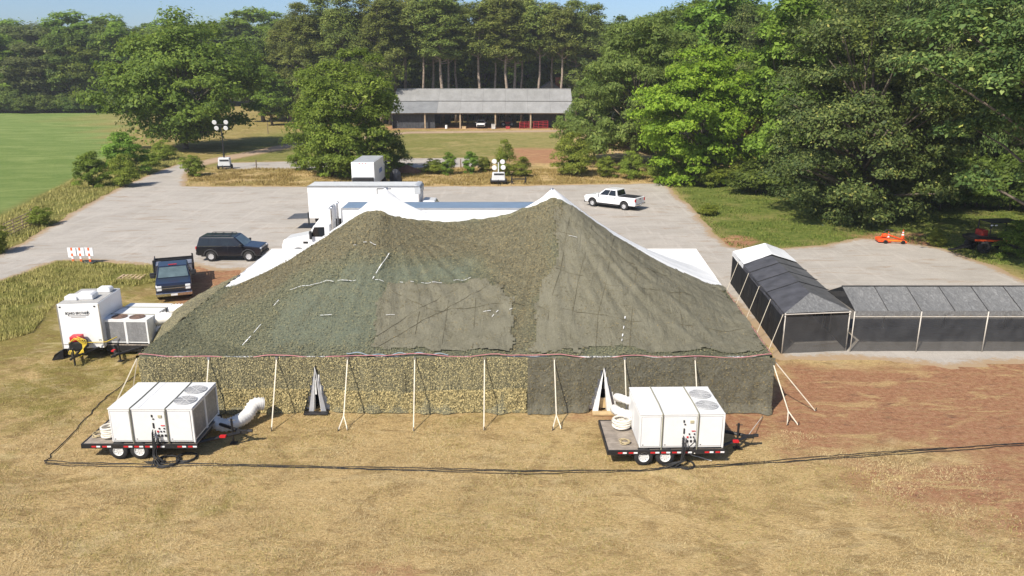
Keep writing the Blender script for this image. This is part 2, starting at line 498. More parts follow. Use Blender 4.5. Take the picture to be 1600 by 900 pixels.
grass("strip_grass", "orange brown grass strip along the far side of the lot", [(295, 262), (480, 264), (720, 263), (1045, 266), (1045, 285), (800, 289.5), (520, 290.5), (292, 290)], 50000, .26, .03, .6, 55, B_RUST, 2.2, [LOTW])
grass("lawn_grass", "green lawn grass under the trees on the right", [(1050, 290), (1170, 268), (1400, 262), (1700, 300), (1700, 460), (1540, 412), (1470, 389), (1400, 377), (1290, 384), (1180, 391), (1138, 384), (1100, 346)], 50000, .16, .03, .7, 56, B_LAWN, 2.0, [LOTW])

# ------------------------------------------------------------------ the big pole tent
EAVE = 2.4
TC = [np.array(p) for p in ((-15.5, 30.3), (10.75, 30.3), (12.1, 50.0), (-15.8, 50.0))]
U1, U2, VP, HP = .338, .654, .5, 7.95
def tent_xy(u, v):
    return ((1 - u) * (1 - v))[..., None] * TC[0] + (u * (1 - v))[..., None] * TC[1] + (u * v)[..., None] * TC[2] + ((1 - u) * v)[..., None] * TC[3]
def tent_S(u, v, off=0.0):
    u = np.asarray(u, float); v = np.asarray(v, float)
    xy = tent_xy(u, v)
    dv = np.abs(v - VP) / .5
    du = np.where(u < U1, (U1 - u) / U1, np.where(u > U2, (u - U2) / (1 - U2), 0))
    d = np.clip((du ** 2.7 + dv ** 2.7) ** (1 / 2.7), 0, 1)
    t = np.clip((u - U1) / (U2 - U1), 0, 1)
    # height of the ridge above the eave, with a long catenary between the two poles
    h = HP - 1.75 * (4 * t * (1 - t)) ** .85 * (1 - .35 * dv) - EAVE
    g = (1 - d) * (1 - .44 * np.clip(d, 0, 1))
    tipd = np.minimum(np.hypot((u - U1) * 27, (v - VP) * 19.7), np.hypot((u - U2) * 27, (v - VP) * 19.7))
    bays = 9
    sc = .10 * np.sin(np.pi * u * bays) ** 2 * np.clip(1 - dv * 0, 0, 1) * (d > .0) * d ** 8
    z = EAVE + h * g - sc
    # tension wrinkles fanning out from each pole
    for up, ph in ((U1, 0.0), (U2, 1.3)):
        ang = np.arctan2((v - VP) * 19.7, (u - up) * 27 + 1e-6)
        rad = np.hypot((u - up) * 27, (v - VP) * 19.7)
        w = np.exp(-((rad - 5.5) / 4.5) ** 2)
        z = z + .034 * w * np.sin(ang * 34 + ph + 2 * np.sin(ang * 7)) + .018 * w * np.sin(ang * 71 + ph * 3)
    z = z + off
    return np.concatenate([xy, z[..., None]], -1)
# look-up from photo measurements to places on the fabric
_u, _v = np.meshgrid(np.linspace(0, 1, 261), np.linspace(0, .56, 141))
_S = tent_S(_u, _v).reshape(-1, 3)
_px, _py = proj(_S[:, 0], _S[:, 1], _S[:, 2])
def uv_at(px, py):
    k = np.argmin((_px - px) ** 2 + (_py - py) ** 2)
    return _u.ravel()[k], _v.ravel()[k]
def fabric_mat(name, c, transl=.15, stain=.25):
    s = NT(name)
    col = s.ramp(s.noise(.8, 5), [(.3, tuple(x * .93 for x in c)), (.7, c)])
    col = s.mix(s.math('MULTIPLY', s.step(s.noise(1.7, 6, .7), .5, .8), stain), col, tuple(x * .7 for x in c))
    s.base(col)
    s.b.inputs["Roughness"].default_value = .55
    s.b.inputs["Specular IOR Level"].default_value = .3
    s.bump(s.math('ADD', s.noise(3, 4), s.noise(1.1, 3, .5, s.mapping((1, 4, 1), (0, 0, .5)))), .25, .08)
    return s.m
CANVAS = fabric_mat("white_canvas", (.80, .80, .79))
CANVAS_GREY = fabric_mat("grey_canvas", (.36, .36, .37))
POLE = pm("pole_wood", (.55, .45, .32), .6, var=.2)
ALU = pm("aluminium", (.62, .62, .62), .35, .9, var=.1)
STRAP = pm("white_webbing", (.62, .56, .45), .8, var=.1, vscale=6)
BLACKM = pm("black_metal", (.018, .018, .02), .45, var=.3, dirt=.12)
RUBBER = pm("rubber", (.02, .02, .021), .8, var=.2, dirt=.12, vscale=5)
WHITE = pm("white_paint", (.80, .80, .80), .35, var=.03, dirt=.10, vscale=1.2)

tent = tag(empty("pole_tent", (-2.2, 40.2, 0)), "large two peaked white pole tent under camouflage netting", "tent")
def rel(o, root):
    """keep world-built meshes in place under a root at some location"""
    o.parent = root
    o.matrix_parent_inverse = __import__("mathutils").Matrix.Translation(-root.location)
    return o
uu, vv = np.meshgrid(np.linspace(0, 1, 200), np.linspace(0, 1, 150))
S = tent_S(uu, vv)
def grid_faces(m, n):
    ix = np.arange(m * n).reshape(m, n)
    return np.stack([ix[:-1, :-1].ravel(), ix[:-1, 1:].ravel(), ix[1:, 1:].ravel(), ix[1:, :-1].ravel()], 1)
rel(mobj("canopy", np_mesh("canopy", S.reshape(-1, 3), grid_faces(150, 200), smooth=True), CANVAS), tent)
for up in (U1, U2):
    p = tent_S(np.array([up]), np.array([VP]))[0]
    rel(MB().cone((p[0], p[1]), .10, .09, 0, p[2] - .06, 14).build("centre_pole", ALU, smooth=True), tent)
# wall of the tent with two triangular door slits (front) ; plain on the other sides
DOORS = [(x_at(496, 30.3, 1), .70, 2.06), (x_at(942, 30.3, 1), .85, 2.02)]     # centre x, foot width, height
def wall_pts(p0, p1, n, m, z1, out, holes=(), wav=.05, seed=1, zb=0.02):
    x = np.linspace(0, 1, n); z = np.linspace(zb, z1, m)
    X, Z = np.meshgrid(x, z)
    d = np.array(p1) - np.array(p0); L = np.hypot(*d); d = d / L; nrm = np.array([d[1], -d[0]])
    q = np.stack([X.ravel() * L, Z.ravel()], 1)
    wv = wav * vnoise(np.stack([q[:, 0] * 2.2, q[:, 1] * .35], 1), 1.0, seed, 3) * (1.2 - q[:, 1] / (z1 * 1.05))
    o = out + wv + .12 * (1 - q[:, 1] / z1) * out * 4
    P = np.stack([p0[0] + d[0] * q[:, 0] + nrm[0] * o, p0[1] + d[1] * q[:, 0] + nrm[1] * o, q[:, 1]], 1)
    F = grid_faces(m, n)
    C = P[F].mean(1)
    keep = np.ones(len(F), bool)
    for cx, w, h in holes:
        half = w / 2 * (1 - C[:, 2] / h)
        keep &= ~((np.abs(C[:, 0] - cx) < half) & (C[:, 2] < h))
    return P, F[keep]
P, F = wall_pts(TC[0], TC[1], 260, 40, 2.42, -.03, [(c, w * .45, h * .98) for c, w, h in DOORS], .03)
rel(mobj("front_wall", np_mesh("front_wall", P, F, smooth=True), CANVAS), tent)
for a, b in ((1, 2), (2, 3), (3, 0)):
    P, F = wall_pts(TC[a], TC[b], 80, 8, 2.42, -.03, wav=.03)
    rel(mobj("wall", np_mesh("wall", P, F, smooth=True), CANVAS), tent)
k = 0
for a, b, n in ((0, 1, 9), (1, 2, 6), (2, 3, 9), (3, 0, 6)):
    for i in range(n):
        p = TC[a] + (TC[b] - TC[a]) * i / n
        q = p + (np.array([-2.2, 40.2]) - p) * .004
        rel(MB().cone(q, .04, .04, 0, EAVE - .03, 8).build("side_pole", POLE, smooth=True), tent)
rel(MB().box(-15.2, 10.5, 30.9, 49.5, .004, .012).build("floor", pm("plywood_floor", (.16, .12, .08), .8)), tent)
# door flaps
for i, (cx, w, h) in enumerate(DOORS):
    fm = CANVAS_GREY if i == 0 else CANVAS
    for sgn in (-1, 1):
        top = (cx, 30.12, h * .98)
        foot_o = (cx + sgn * w * .52, 30.06, .05); foot_i = (cx + sgn * w * .24, 30.02, .05)
        foot_b = (cx + sgn * w * .20, 30.28, .05)
        f = MB().add([top, foot_o, foot_i], [(0, 1, 2)]).build("door_flap", fm)
        sm = f.modifiers.new("thick", 'SOLIDIFY'); sm.thickness = .012
        rel(f, tent)
        f2 = MB().add([top, foot_i, foot_b], [(0, 1, 2)]).build("flap_fold", CANVAS)
        sm = f2.modifiers.new("thick", 'SOLIDIFY'); sm.thickness = .012
        rel(f2, tent)
mat_ = MB().box(DOORS[0][0] - .52, DOORS[0][0] + .50, 29.74, 30.0, .01, .09).build("door_mat", BLACKM, bevel=.02)
tag(mat_, "black threshold board at the left tent door", "threshold")
PLY = pm("plywood", (.52, .38, .20), .7, var=.2, vscale=3)
tag(MB().box(DOORS[1][0] - .45, DOORS[1][0] + .50, 29.72, 30.0, .01, .10).build("door_sill", PLY, bevel=.01), "tan plywood sill at the right tent door", "sill")
tag(MB().box(DOORS[1][0] - .15, DOORS[1][0] + .25, 30.3, 30.34, .1, .55).build("plywood_board", PLY), "plywood board standing inside the right tent door", "board")

# ---------------- camouflage nets
def net_mat(name, lo, mid, hi, sc=9.0, cloth=None, clothamt=.0, holes=.35):
    s = NT(name)
    cell = s.n("ShaderNodeSeparateColor"); s.l(s.voro(sc), cell.inputs[0])
    c = s.ramp(cell.outputs[0], [(0, lo), (.38, mid), (.72, mid), (1, hi)])
    tone = s.noise(.55, 5, .65, dist=.6)
    c = s.mix(s.step(tone, .35, .7), c, s.mix(.5, c, lo))
    gaps = s.step(s.noise(sc * 1.1, 3, .6), .54, .60)
    c = s.mix(s.math('MULTIPLY', gaps, holes), c, tuple(x * .35 for x in lo))
    if cloth is not None:
        k = s.step(s.noise(1.0, 5, .7, s.mapping((1, 1, 1)), .8), .28, .62)
        c = s.mix(s.math('MULTIPLY', k, clothamt), c, cloth)
    s.base(c)
    s.b.inputs["Roughness"].default_value = .9
    s.b.inputs["Specular IOR Level"].default_value = .08
    fold = s.noise(1.5, 3, .5, s.mapping((1.2, .28, 1), (0, 0, R_(38 if cloth else 8))), .5)
    s.bump(s.math('ADD', s.noise(sc * 1.6, 4, .7), s.math('MULTIPLY', fold, 3.0 if cloth else 1.2)), .9, .07)
    return s.m
N_GREEN = net_mat("net_green", (.092, .096, .066), (.125, .128, .086), (.175, .165, .095), 15, holes=.25)
N_TEAL = net_mat("net_teal", (.098, .108, .082), (.122, .132, .098), (.155, .158, .105), 15, (.118, .13, .098), .5, .15)
N_BROWN = net_mat("net_brown", (.10, .088, .056), (.148, .130, .080), (.215, .178, .095), 15, holes=.25)
N_SHEER = net_mat("net_sheer", (0.133, 0.121, 0.081), (0.182, 0.169, 0.117), (0.237, 0.218, 0.146), 16, (0.237, 0.223, 0.164), .7, .15)
N_DARKW = net_mat("net_wall_dark", (0.112, 0.106, 0.076), (0.165, 0.155, 0.115), (0.226, 0.206, 0.140), 16, (0.189, 0.178, 0.138), .5, .2)
N_TAN = net_mat("net_wall_tan", (0.118, 0.112, 0.078), (0.280, 0.255, 0.159), (0.497, 0.429, 0.235), 22, holes=.55)
N_PATCH = net_mat("net_patch", (.085, .078, .055), (.15, .138, .098), (.21, .185, .115), 15, (.165, .155, .125), .5, .25)
CORD = pm("net_cord", (.105, .094, .06), .9, var=.3)
net = tag(empty("camouflage_net", (-2.2, 35, 0)), "green and brown camouflage net spread over the front of the tent roof", "camouflage net")
NU, NV = 240, 105
un, vn = np.meshgrid(np.linspace(-.002, 1.002, NU), np.linspace(-.004, .535, NV))
uvn = np.stack([un.ravel(), vn.ravel()], 1)
NF = grid_faces(NV, NU)
CUV = uvn[NF].mean(1)
def panel(name, poly_px, mat, off, amp=.006, seed=1, rip=.02, dirn=(1, .55)):
    cut = np.interp(CUV[:, 0], [0, .05, .2, .30, .338, .36, .45, .52, .60, .645, .665, .75, .95, 1], [.52, .47, .445, .44, .435, .445, .485, .50, .497, .474, .466, .470, .49, .52]) + .006 * vnoise(CUV * 40, 1.0, 5)
    if poly_px is None: sel = CUV[:, 1] < cut
    else:
        poly = np.array([uv_at(*p) for p in poly_px])
        sel = poly_sdf(CUV * [27, 19.7], poly * [27, 19.7]) + .55 * vnoise(CUV * [27, 19.7], 1.1, seed, 4) < 0
    sel = sel & (CUV[:, 1] < cut)
    f = NF[sel]; used = np.unique(f); rem = np.full(len(uvn), -1); rem[used] = np.arange(len(used))
    u, v = uvn[used, 0], uvn[used, 1]
    q = np.stack([u * 27, v * 19.7], 1)
    o = off + rip * vnoise(q, .5, seed, 3) + .03 * vnoise(q, 1.7, seed + 9, 2)
    dd = np.array(dirn) / np.hypot(*dirn); w_ = q @ np.array([-dd[1], dd[0]]); l_ = q @ dd
    o = o + (.075 if rip > .03 else .03) * vnoise(np.stack([w_, l_ * .10], 1), .62, seed + 3, 3)
    V = tent_S(np.clip(u, 0, 1), np.clip(v, 0, 1), 0.0)
    V[:, 2] += np.maximum(o, .10)
    V[:, 1] += np.where(v < 0, -.06, 0); V[:, 2] -= np.where(v < 0, .16, 0)
    ob = mobj(name, np_mesh(name, V, rem[f], smooth=True), mat)
    rel(ob, net)
    return ob, sel
def zone_uv(poly_px, soft, seed):
    poly = np.array([uv_at(*p) for p in poly_px]) * [27, 19.7]
    return poly, soft, seed
def zone_val(z, q):
    d = poly_sdf(q, z[0]) + .5 * vnoise(q, .9, z[2], 4)
    return np.clip(.5 - d / z[1], 0, 1)
Z_TEAL = zone_uv([(560, 410), (700, 405), (752, 400), (735, 440), (640, 447), (600, 455), (575, 548), (480, 548), (420, 548), (450, 470), (520, 440)], 1.3, 4)
Z_BROWN = zone_uv([(380, 432), (470, 392), (560, 330), (585, 300), (625, 305), (700, 325), (780, 325), (840, 300), (862, 285), (880, 312), (866, 420), (838, 480), (832, 551), (788, 551), (800, 470), (775, 440), (740, 402), (640, 405), (560, 402), (480, 420), (400, 470), (330, 490)], 1.3, 5)
cutu = lambda u: np.interp(u, [0, .05, .2, .30, .338, .36, .45, .52, .60, .645, .665, .75, .95, 1], [.52, .47, .445, .44, .435, .445, .485, .50, .497, .474, .466, .470, .49, .52])
ub, tb = np.meshgrid(np.linspace(0, 1, NU), np.linspace(0, 1, NV))
vb = -.004 + tb * (cutu(ub) + .004 * vnoise(np.stack([ub.ravel() * 60, tb.ravel() * 0], 1), 1.0, 8).reshape(ub.shape) + .004)
ub, vb = ub.ravel(), vb.ravel()
qb = np.stack([ub * 27, vb * 19.7], 1)
Vb = tent_S(ub, np.clip(vb, 0, 1))
Vb[:, 2] += np.maximum(.05 + .02 * vnoise(qb, .5, 3, 3) + .03 * vnoise(qb, 1.7, 12, 2) + .035 * vnoise(np.stack([qb[:, 0] - .5 * qb[:, 1], .2 * qb[:, 1]], 1), .5, 6, 3), .012)
Vb[:, 1] += np.where(vb < 0, -.06, 0); Vb[:, 2] -= np.where(vb < 0, .16, 0)
zt, zb2 = zone_val(Z_TEAL, qb), zone_val(Z_BROWN, qb)
s = NT("net_roof")
cell = s.n("ShaderNodeSeparateColor"); s.l(s.voro(17), cell.inputs[0])
tone = s.noise(.5, 5, .65, dist=.6)
def three(lo, mi, hi): return s.ramp(cell.outputs[0], [(0, lo), (.35, mi), (.75, mi), (1, hi)])
c = three((0.110, 0.118, 0.080), (0.156, 0.163, 0.108), (0.256, 0.237, 0.125))
c = s.mix(s.attr("teal"), c, three((0.125, 0.140, 0.105), (0.152, 0.169, 0.122), (0.206, 0.213, 0.132)))
c = s.mix(s.attr("brown"), c, three((0.111, 0.103, 0.070), (0.173, 0.159, 0.103), (0.284, 0.234, 0.125)))
c = s.mix(s.math('MULTIPLY', s.step(tone, .42, .70), .35), c, (.12, .118, .08))
c = s.mix(s.math('MULTIPLY', s.step(s.noise(.8, 6, .7, None, 1.0), .55, .72), .35), c, (.28, .245, .15))
c = s.mix(s.math('MULTIPLY', s.step(s.noise(20, 3, .6), .55, .62), .30), c, (.06, .06, .042))
s.base(c); s.b.inputs["Roughness"].default_value = .9; s.b.inputs["Specular IOR Level"].default_value = .08
s.bump(s.math('ADD', s.noise(24, 4, .7), s.noise(2.2, 4)), .9, .06)
base_o = rel(mobj("net_panel", np_mesh("net_panel", Vb, grid_faces(NV, NU), {"teal": zt, "brown": zb2}, smooth=True), s.m), net)
base_sel = CUV[:, 1] < cutu(CUV[:, 0]) - .008
qc = CUV * [27, 19.7]
s_teal, s_brown = zone_val(Z_TEAL, qc) > .6, zone_val(Z_BROWN, qc) > .5
p_sheer1, s_sheer1 = panel("net_panel", [(610, 450), (690, 446), (748, 440), (780, 450), (800, 475), (790, 551), (572, 551), (585, 510)], N_SHEER, .12, seed=6, rip=.035, dirn=(1, .75))
p_sheer2, s_sheer2 = panel("net_panel", [(868, 330), (895, 330), (950, 360), (1040, 400), (1130, 452), (1200, 550), (832, 551), (836, 480), (862, 425)], N_SHEER, .11, seed=7, rip=.035, dirn=(1, -1.6))
base_o["label"] = "dense green and brown net over the left of the roof and the ridge"
p_sheer1["label"] = "sheer grey net panel at the middle of the eave"
p_sheer2["label"] = "sheer grey net panel right of the right peak"
# garnish: leaf cut scraps standing proud of the net
def garnish(name, P, Nrm, size, mat, seed, root):
    r = np.random.default_rng(seed)
    n = len(P)
    a = r.normal(0, 1, (n, 3)); a -= (a * Nrm).sum(1)[:, None] * Nrm * .75
    a /= np.linalg.norm(a, axis=1)[:, None]
    b = np.cross(a, Nrm + r.normal(0, .35, (n, 3))); b /= np.linalg.norm(b, axis=1)[:, None]
    L = size * r.uniform(.5, 1.4, n)[:, None]; W = L * r.uniform(.3, .6, n)[:, None]
    c = P + Nrm * r.uniform(.004, .03, n)[:, None]
    V = np.stack([c - a * L, c + b * W, c + a * L, c - b * W], 1).reshape(-1, 3)
    o = mobj(name, np_mesh(name, V, np.arange(4 * n).reshape(-1, 4), {"rnd": np.repeat(r.uniform(0, 1, n), 4)}), mat)
    o["kind"] = "stuff"
    return rel(o, root)
def garnish_mat(name, stops):
    s = NT(name)
    s.base(s.ramp(s.attr("rnd"), stops))
    s.b.inputs["Roughness"].default_value = .9
    s.b.inputs["Specular IOR Level"].default_value = .08
    return s.m
G_GREEN = garnish_mat("garnish_green", [(0, (0.108, 0.108, 0.073)), (.5, (0.162, 0.161, 0.104)), (.85, (0.209, 0.195, 0.111)), (1, (0.324, 0.273, 0.137))])
G_BROWN = garnish_mat("garnish_brown", [(0, (0.099, 0.085, 0.053)), (.5, (0.163, 0.140, 0.084)), (.85, (0.221, 0.187, 0.102)), (1, (0.325, 0.246, 0.120))])
G_TAN = garnish_mat("garnish_tan", [(0, (0.098, 0.096, 0.066)), (.35, (0.196, 0.181, 0.110)), (.6, (0.345, 0.299, 0.165)), (1, (0.575, 0.486, 0.242))])
def on_net(mask, n, seed, dens=None):
    r = np.random.default_rng(seed)
    cells = np.where(mask)[0]
    k = r.choice(cells, n)
    u = CUV[k, 0] + r.uniform(-.5, .5, n) / NU; v = CUV[k, 1] + r.uniform(-.5, .5, n) * .54 / NV
    u = np.clip(u, 0, 1); v = np.clip(v, 0, .54)
    P = tent_S(u, v, .11)
    e = 1e-3
    du = tent_S(np.clip(u + e, 0, 1), v) - tent_S(np.clip(u - e, 0, 1), v); dv = tent_S(u, v + e) - tent_S(u, v - e)
    N = np.cross(du, dv); N /= np.linalg.norm(N, axis=1)[:, None] + 1e-9
    return P, N
dense = base_sel & ~s_sheer1 & ~s_sheer2 & ~s_teal & ~s_brown
P, N = on_net(dense, 20000, 61); garnish("garnish", P, N, .034, G_GREEN, 62, net)
P, N = on_net(s_brown & base_sel, 18000, 63); garnish("garnish", P, N, .034, G_BROWN, 64, net)
P, N = on_net(s_teal, 4000, 65); garnish("garnish", P, N, .03, G_GREEN, 66, net)
P, N = on_net(s_sheer1 | s_sheer2, 6000, 67); garnish("garnish", P, N, .032, G_BROWN, 68, net)
# cords sewn along the net seams, and slits where the white canvas shows
def draped(pts_px, step=.25, off=.16):
    uvp = [np.array(uv_at(*p)) for p in pts_px]
    out = []
    for a, b in zip(uvp[:-1], uvp[1:]):
        n = max(2, int(np.hypot(*((b - a) * [27, 19.7])) / step))
        for i in range(n): out.append(a + (b - a) * i / n)
    out.append(uvp[-1]); out = np.array(out)
    return tent_S(out[:, 0], out[:, 1], off)
for line in [[(868, 364), (900, 374), (940, 392), (1000, 420), (1060, 440), (1120, 452)], [(857, 423), (900, 433), (960, 450), (1040, 462), (1130, 470)],
             [(836, 482), (900, 492), (990, 506), (1080, 512), (1170, 516)], [(890, 338), (884, 368), (876, 425), (860, 480), (850, 548)],
             [(925, 352), (918, 385), (905, 440), (895, 490), (888, 548)], [(960, 372), (948, 440), (936, 495), (930, 548)], [(1000, 395), (990, 460), (985, 548)],
             [(1060, 430), (1062, 480), (1070, 548)], [(610, 455), (680, 490), (780, 478), (832, 478)], [(575, 540), (640, 495), (700, 462), (748, 440)], [(655, 490), (645, 548)], [(700, 470), (690, 545)], [(745, 470), (738, 548)],
             [(770, 440), (800, 462), (860, 492)], [(585, 550), (660, 505), (760, 452)]]:
    rel(MB().tube([tuple(p) for p in draped(line, .3, .115)], .012, 5).build("net_cord", CORD), net)
def ribbon(P, w, mat, name, root):
    P = [Vector(p) for p in P]; mb = MB()
    for a, b in zip(P[:-1], P[1:]):
        d = (b - a).normalized(); sd = d.cross(Vector((0, 0, 1))).normalized() * w
        mb.hexa([a - sd, b - sd, b + sd, a + sd, a - sd + Vector((0, 0, .012)), b - sd + Vector((0, 0, .012)), b + sd + Vector((0, 0, .012)), a + sd + Vector((0, 0, .012))])
    return rel(mb.build(name, mat), root)
for line, fill in [([(607, 402), (584, 441)], .75), ([(454, 459), (478, 451), (515, 445), (556, 442)], .93), ([(585, 443), (601, 445)], 1), ([(625, 447), (680, 447), (735, 439)], .7),
                   ([(441, 470), (425, 488)], .8), ([(412, 508), (392, 530), (378, 546)], .9), ([(500, 499), (531, 497)], .6), ([(604, 498), (620, 498)], .9), ([(552, 388), (572, 384), (590, 388)], .6),
                   ([(980, 478), (974, 512), (972, 540)], .45), ([(890, 373), (900, 376)], 1), ([(755, 492), (800, 487)], .4), ([(770, 500), (788, 480)], .4)]:
    D = draped(line, .16, .175)
    for i in range(len(D) - 1):
        if random.random() < fill: ribbon([D[i], D[i] + (D[i + 1] - D[i]) * random.uniform(.75, 1.0)], random.uniform(.009, .022), CANVAS, "canvas_slit", tent)
# pink and blue ropes along the eave
ROPE_P = pm("pink_rope", (.50, .20, .21), .8, var=.15)
ROPE_B = pm("blue_rope", (.26, .33, .38), .8, var=.15)
def eave_rope(x0, x1, amp, seed, yo=-.06, zo=.07):
    r = random.Random(seed); pts = []
    n = 90
    for i in range(n + 1):
        t = x0 + (x1 - x0) * i / n
        p = tent_S(np.array([t]), np.array([.006]))[0]
        sag = amp * (math.sin(i * .35 + seed) + .6 * math.sin(i * .13 + seed * 2)) * .5
        pts.append((p[0], p[1] + yo - .02, p[2] + zo + sag))
    return pts
rp = tag(MB().tube(eave_rope(.004, .998, .09, 1, -.16, .09), .018, 6).build("pink_rope", ROPE_P), "pink rope running along the front eave of the big tent", "rope")
rb = tag(MB().tube(eave_rope(.33, .49, .09, 4, -.12, .14), .022, 6).build("blue_rope", ROPE_B), "pale blue rope on the net edge above the eave centre", "rope")
ep = [tuple(tent_S(np.array([.998]), np.array([t]), .10)[0] + np.array([.04, 0, 0])) for t in np.linspace(0, .47, 40)]
tag(MB().tube(ep, .02, 6).build("pink_rope", ROPE_P), "pink rope along the right hand edge of the roof net", "rope")
# nets hung in front of the walls
def wall_net(name, label, x0, x1, mat, out, seed, holes=(), ztop=2.42, gm=None, gn=0, hem=0.0):
    root = tag(empty(name, ((x0 + x1) / 2, 30.3, 0)), label, "camouflage net")
    P, F = wall_pts((x0, 30.3), (x1, 30.3), int((x1 - x0) / .11), 26, ztop, out, holes, .17, seed)
    low = P[:, 2] < .35
    P[low, 1] -= (.35 - P[low, 2]) * (.9 + .8 * vnoise(P[low][:, :2] * [1, 0], .7, seed)) * hem
    for cx, w_, h_ in DOORS:
        f = np.clip((np.abs(P[:, 0] - cx) - .35) / .8, 0, 1)
        P[:, 1] = (30.3 - out * .8) + (P[:, 1] - (30.3 - out * .8)) * f
    rel(mobj("net_sheet", np_mesh("net_sheet", P, F, smooth=True), mat), root)
    if gn:
        r = np.random.default_rng(seed)
        t = P[F[r.integers(0, len(F), gn)]].mean(1) + r.uniform(-.05, .05, (gn, 3)) * [1, 0, 1]
        t[:, 2] = np.clip(t[:, 2], .03, None)
        N = np.tile([[0, -1.0, .2]], (gn, 1)); N /= np.linalg.norm(N[0])
        garnish("garnish", t, N, .032, gm, seed + 1, root)
    return root
XS = x_at(826, 30.3, 1.2)
wall_net("wall_camouflage_net", "tan and grey camouflage net hung along the left two thirds of the front wall", -15.45, XS, N_TAN, .10, 71, [(DOORS[0][0], 1.0, 2.1)], gm=G_TAN, gn=36000, hem=.6)
wall_net("wall_camouflage_net", "dark olive net hung over the right third of the front wall", XS - .05, 10.85, N_DARKW, .16, 72, [(DOORS[1][0], 1.25, 2.08)], gm=G_BROWN, gn=5000, hem=.6)
# brighter lower net lying over the foot of the tan one
P, F = wall_pts((-12.0, 30.3), (XS - .1, 30.3), 150, 12, 1.0, .20, [(DOORS[0][0], 1.2, 2.1)], .12, 77)
P[:, 1] += .10 * np.exp(-((P[:, 0] - DOORS[0][0]) / .8) ** 2)
P[:, 2] *= (1.0 + .18 * vnoise(P[:, :2] * [1, 0], 2.2, 5))
low_root = tag(empty("lower_camouflage_net", (-6, 30.2, 0)), "bright yellow tan net strip skirting the foot of the front wall", "camouflage net")
rel(mobj("net_sheet", np_mesh("net_sheet", P, F, smooth=True), net_mat("net_skirt", (.13, .115, .065), (.33, .275, .14), (.50, .415, .20), 15, holes=.45)), low_root)
r_ = np.random.default_rng(5); t = P[F[r_.integers(0, len(F), 10000)]].mean(1) + r_.uniform(-.05, .05, (10000, 3)) * [1, 0, 1]
N = np.tile([[0, -.98, .2]], (10000, 1)); garnish("garnish", t, N, .042, garnish_mat("garnish_skirt", [(0, (.09, .08, .045)), (.3, (.26, .22, .11)), (1, (.62, .50, .24))]), 6, low_root)
# net draped outwards from the left eave
a = [at(222, 548, 2.4), at(296, 486, 2.4), at(350, 443, 2.4), at(384, 428, 2.45)]
V = []; nn = 40
for i in range(nn + 1):
    t = i / nn
    y = 35.0 + t * 8.5
    for j in range(9):
        q = j / 8
        V.append((-15.62 - q * (.6 + 2.9 * math.sin(math.pi * min(1, t * 1.02)) ** .7), y, max(.03, 2.46 - 2.44 * q ** 2.0 + .05 * math.sin(i * 1.7 + j))))
dn = mobj("side_camouflage_net", np_mesh("side_camouflage_net", V, grid_faces(nn + 1, 9), smooth=True), N_TAN)
tag(dn, "tan camouflage net draped outwards from the left eave beside the dark work truck", "camouflage net")
# ---------------- guy straps
def guy(top, feet, label, w=.022, shadow_knot=True):
    root = tag(empty("guy_strap", (feet[0][0], feet[0][1], 0)), label, "guy strap", "guy straps holding the big tent")
    top = Vector(top); fs = [Vector(f) for f in feet]
    mid = sum(fs, Vector()) / len(fs)
    knot = top.lerp(mid, .80) if len(fs) > 1 else fs[0]
    def strap(a, b, name="strap"):
        d = (b - a).normalized(); sd = d.cross(Vector((0, 1, 0))).normalized() * w; n = sd.cross(d).normalized() * .004
        m = MB().hexa([a - sd - n, b - sd - n, b + sd - n, a + sd - n, a - sd + n, b - sd + n, b + sd + n, a + sd + n])
        rel(m.build(name, STRAP), root)
    strap(top, knot)
    if len(fs) > 1:
        for f in fs: strap(knot, f)
    rel(MB().box(top.x - .05, top.x + .05, top.y - .04, top.y + .03, top.z - .05, top.z + .05).build("ratchet", ALU), root)
    for f in fs:
        rel(MB().tube([f + Vector((0, 0, -.05)), f + Vector((.02, -.03, .16))], .018, 6).build("stake", BLACKM), root)
    return root
ey = 30.16
def etop(px): return (x_at(px, ey, 2.38), ey, 2.38)
guy(etop(326), [at(318, 668)], "guy strap at the left end of the front wall behind the white cooling unit")
guy(etop(432), [at(424, 673)], "leaning white guy strap left of the left tent door")
guy(etop(543), [at(528, 673), at(543, 672)], "guy strap forking to two stakes right of the left tent door")
guy(etop(648), [at(646, 673)], "straight guy strap at the middle of the front wall with a grey ratchet")
guy(etop(757), [at(756, 672)], "guy strap near the right end of the tan net")
guy(etop(866), [at(863, 672), at(877, 670)], "guy strap forking to two stakes left of the right tent door")
guy(etop(976), [at(980, 672)], "guy strap right of the right tent door partly behind the cooling unit")
guy(etop(1086), [at(1092, 672)], "guy strap above the fans of the right cooling unit")
c_ = (10.72, 30.3, 2.4)
guy(c_, [at(1230, 664), at(1247, 664)], "corner guy strap forking to two stakes at the right corner")
guy(c_, [at(1274, 642)], "long corner guy strap reaching furthest right over red soil")
c_ = (-15.5, 30.3, 2.4)
guy(c_, [at(176, 640)], "outer yellowish guy strap at the left corner of the tent")
guy(c_, [at(207, 612)], "inner guy strap at the left corner of the tent")
MAT.setdefault("x", None)

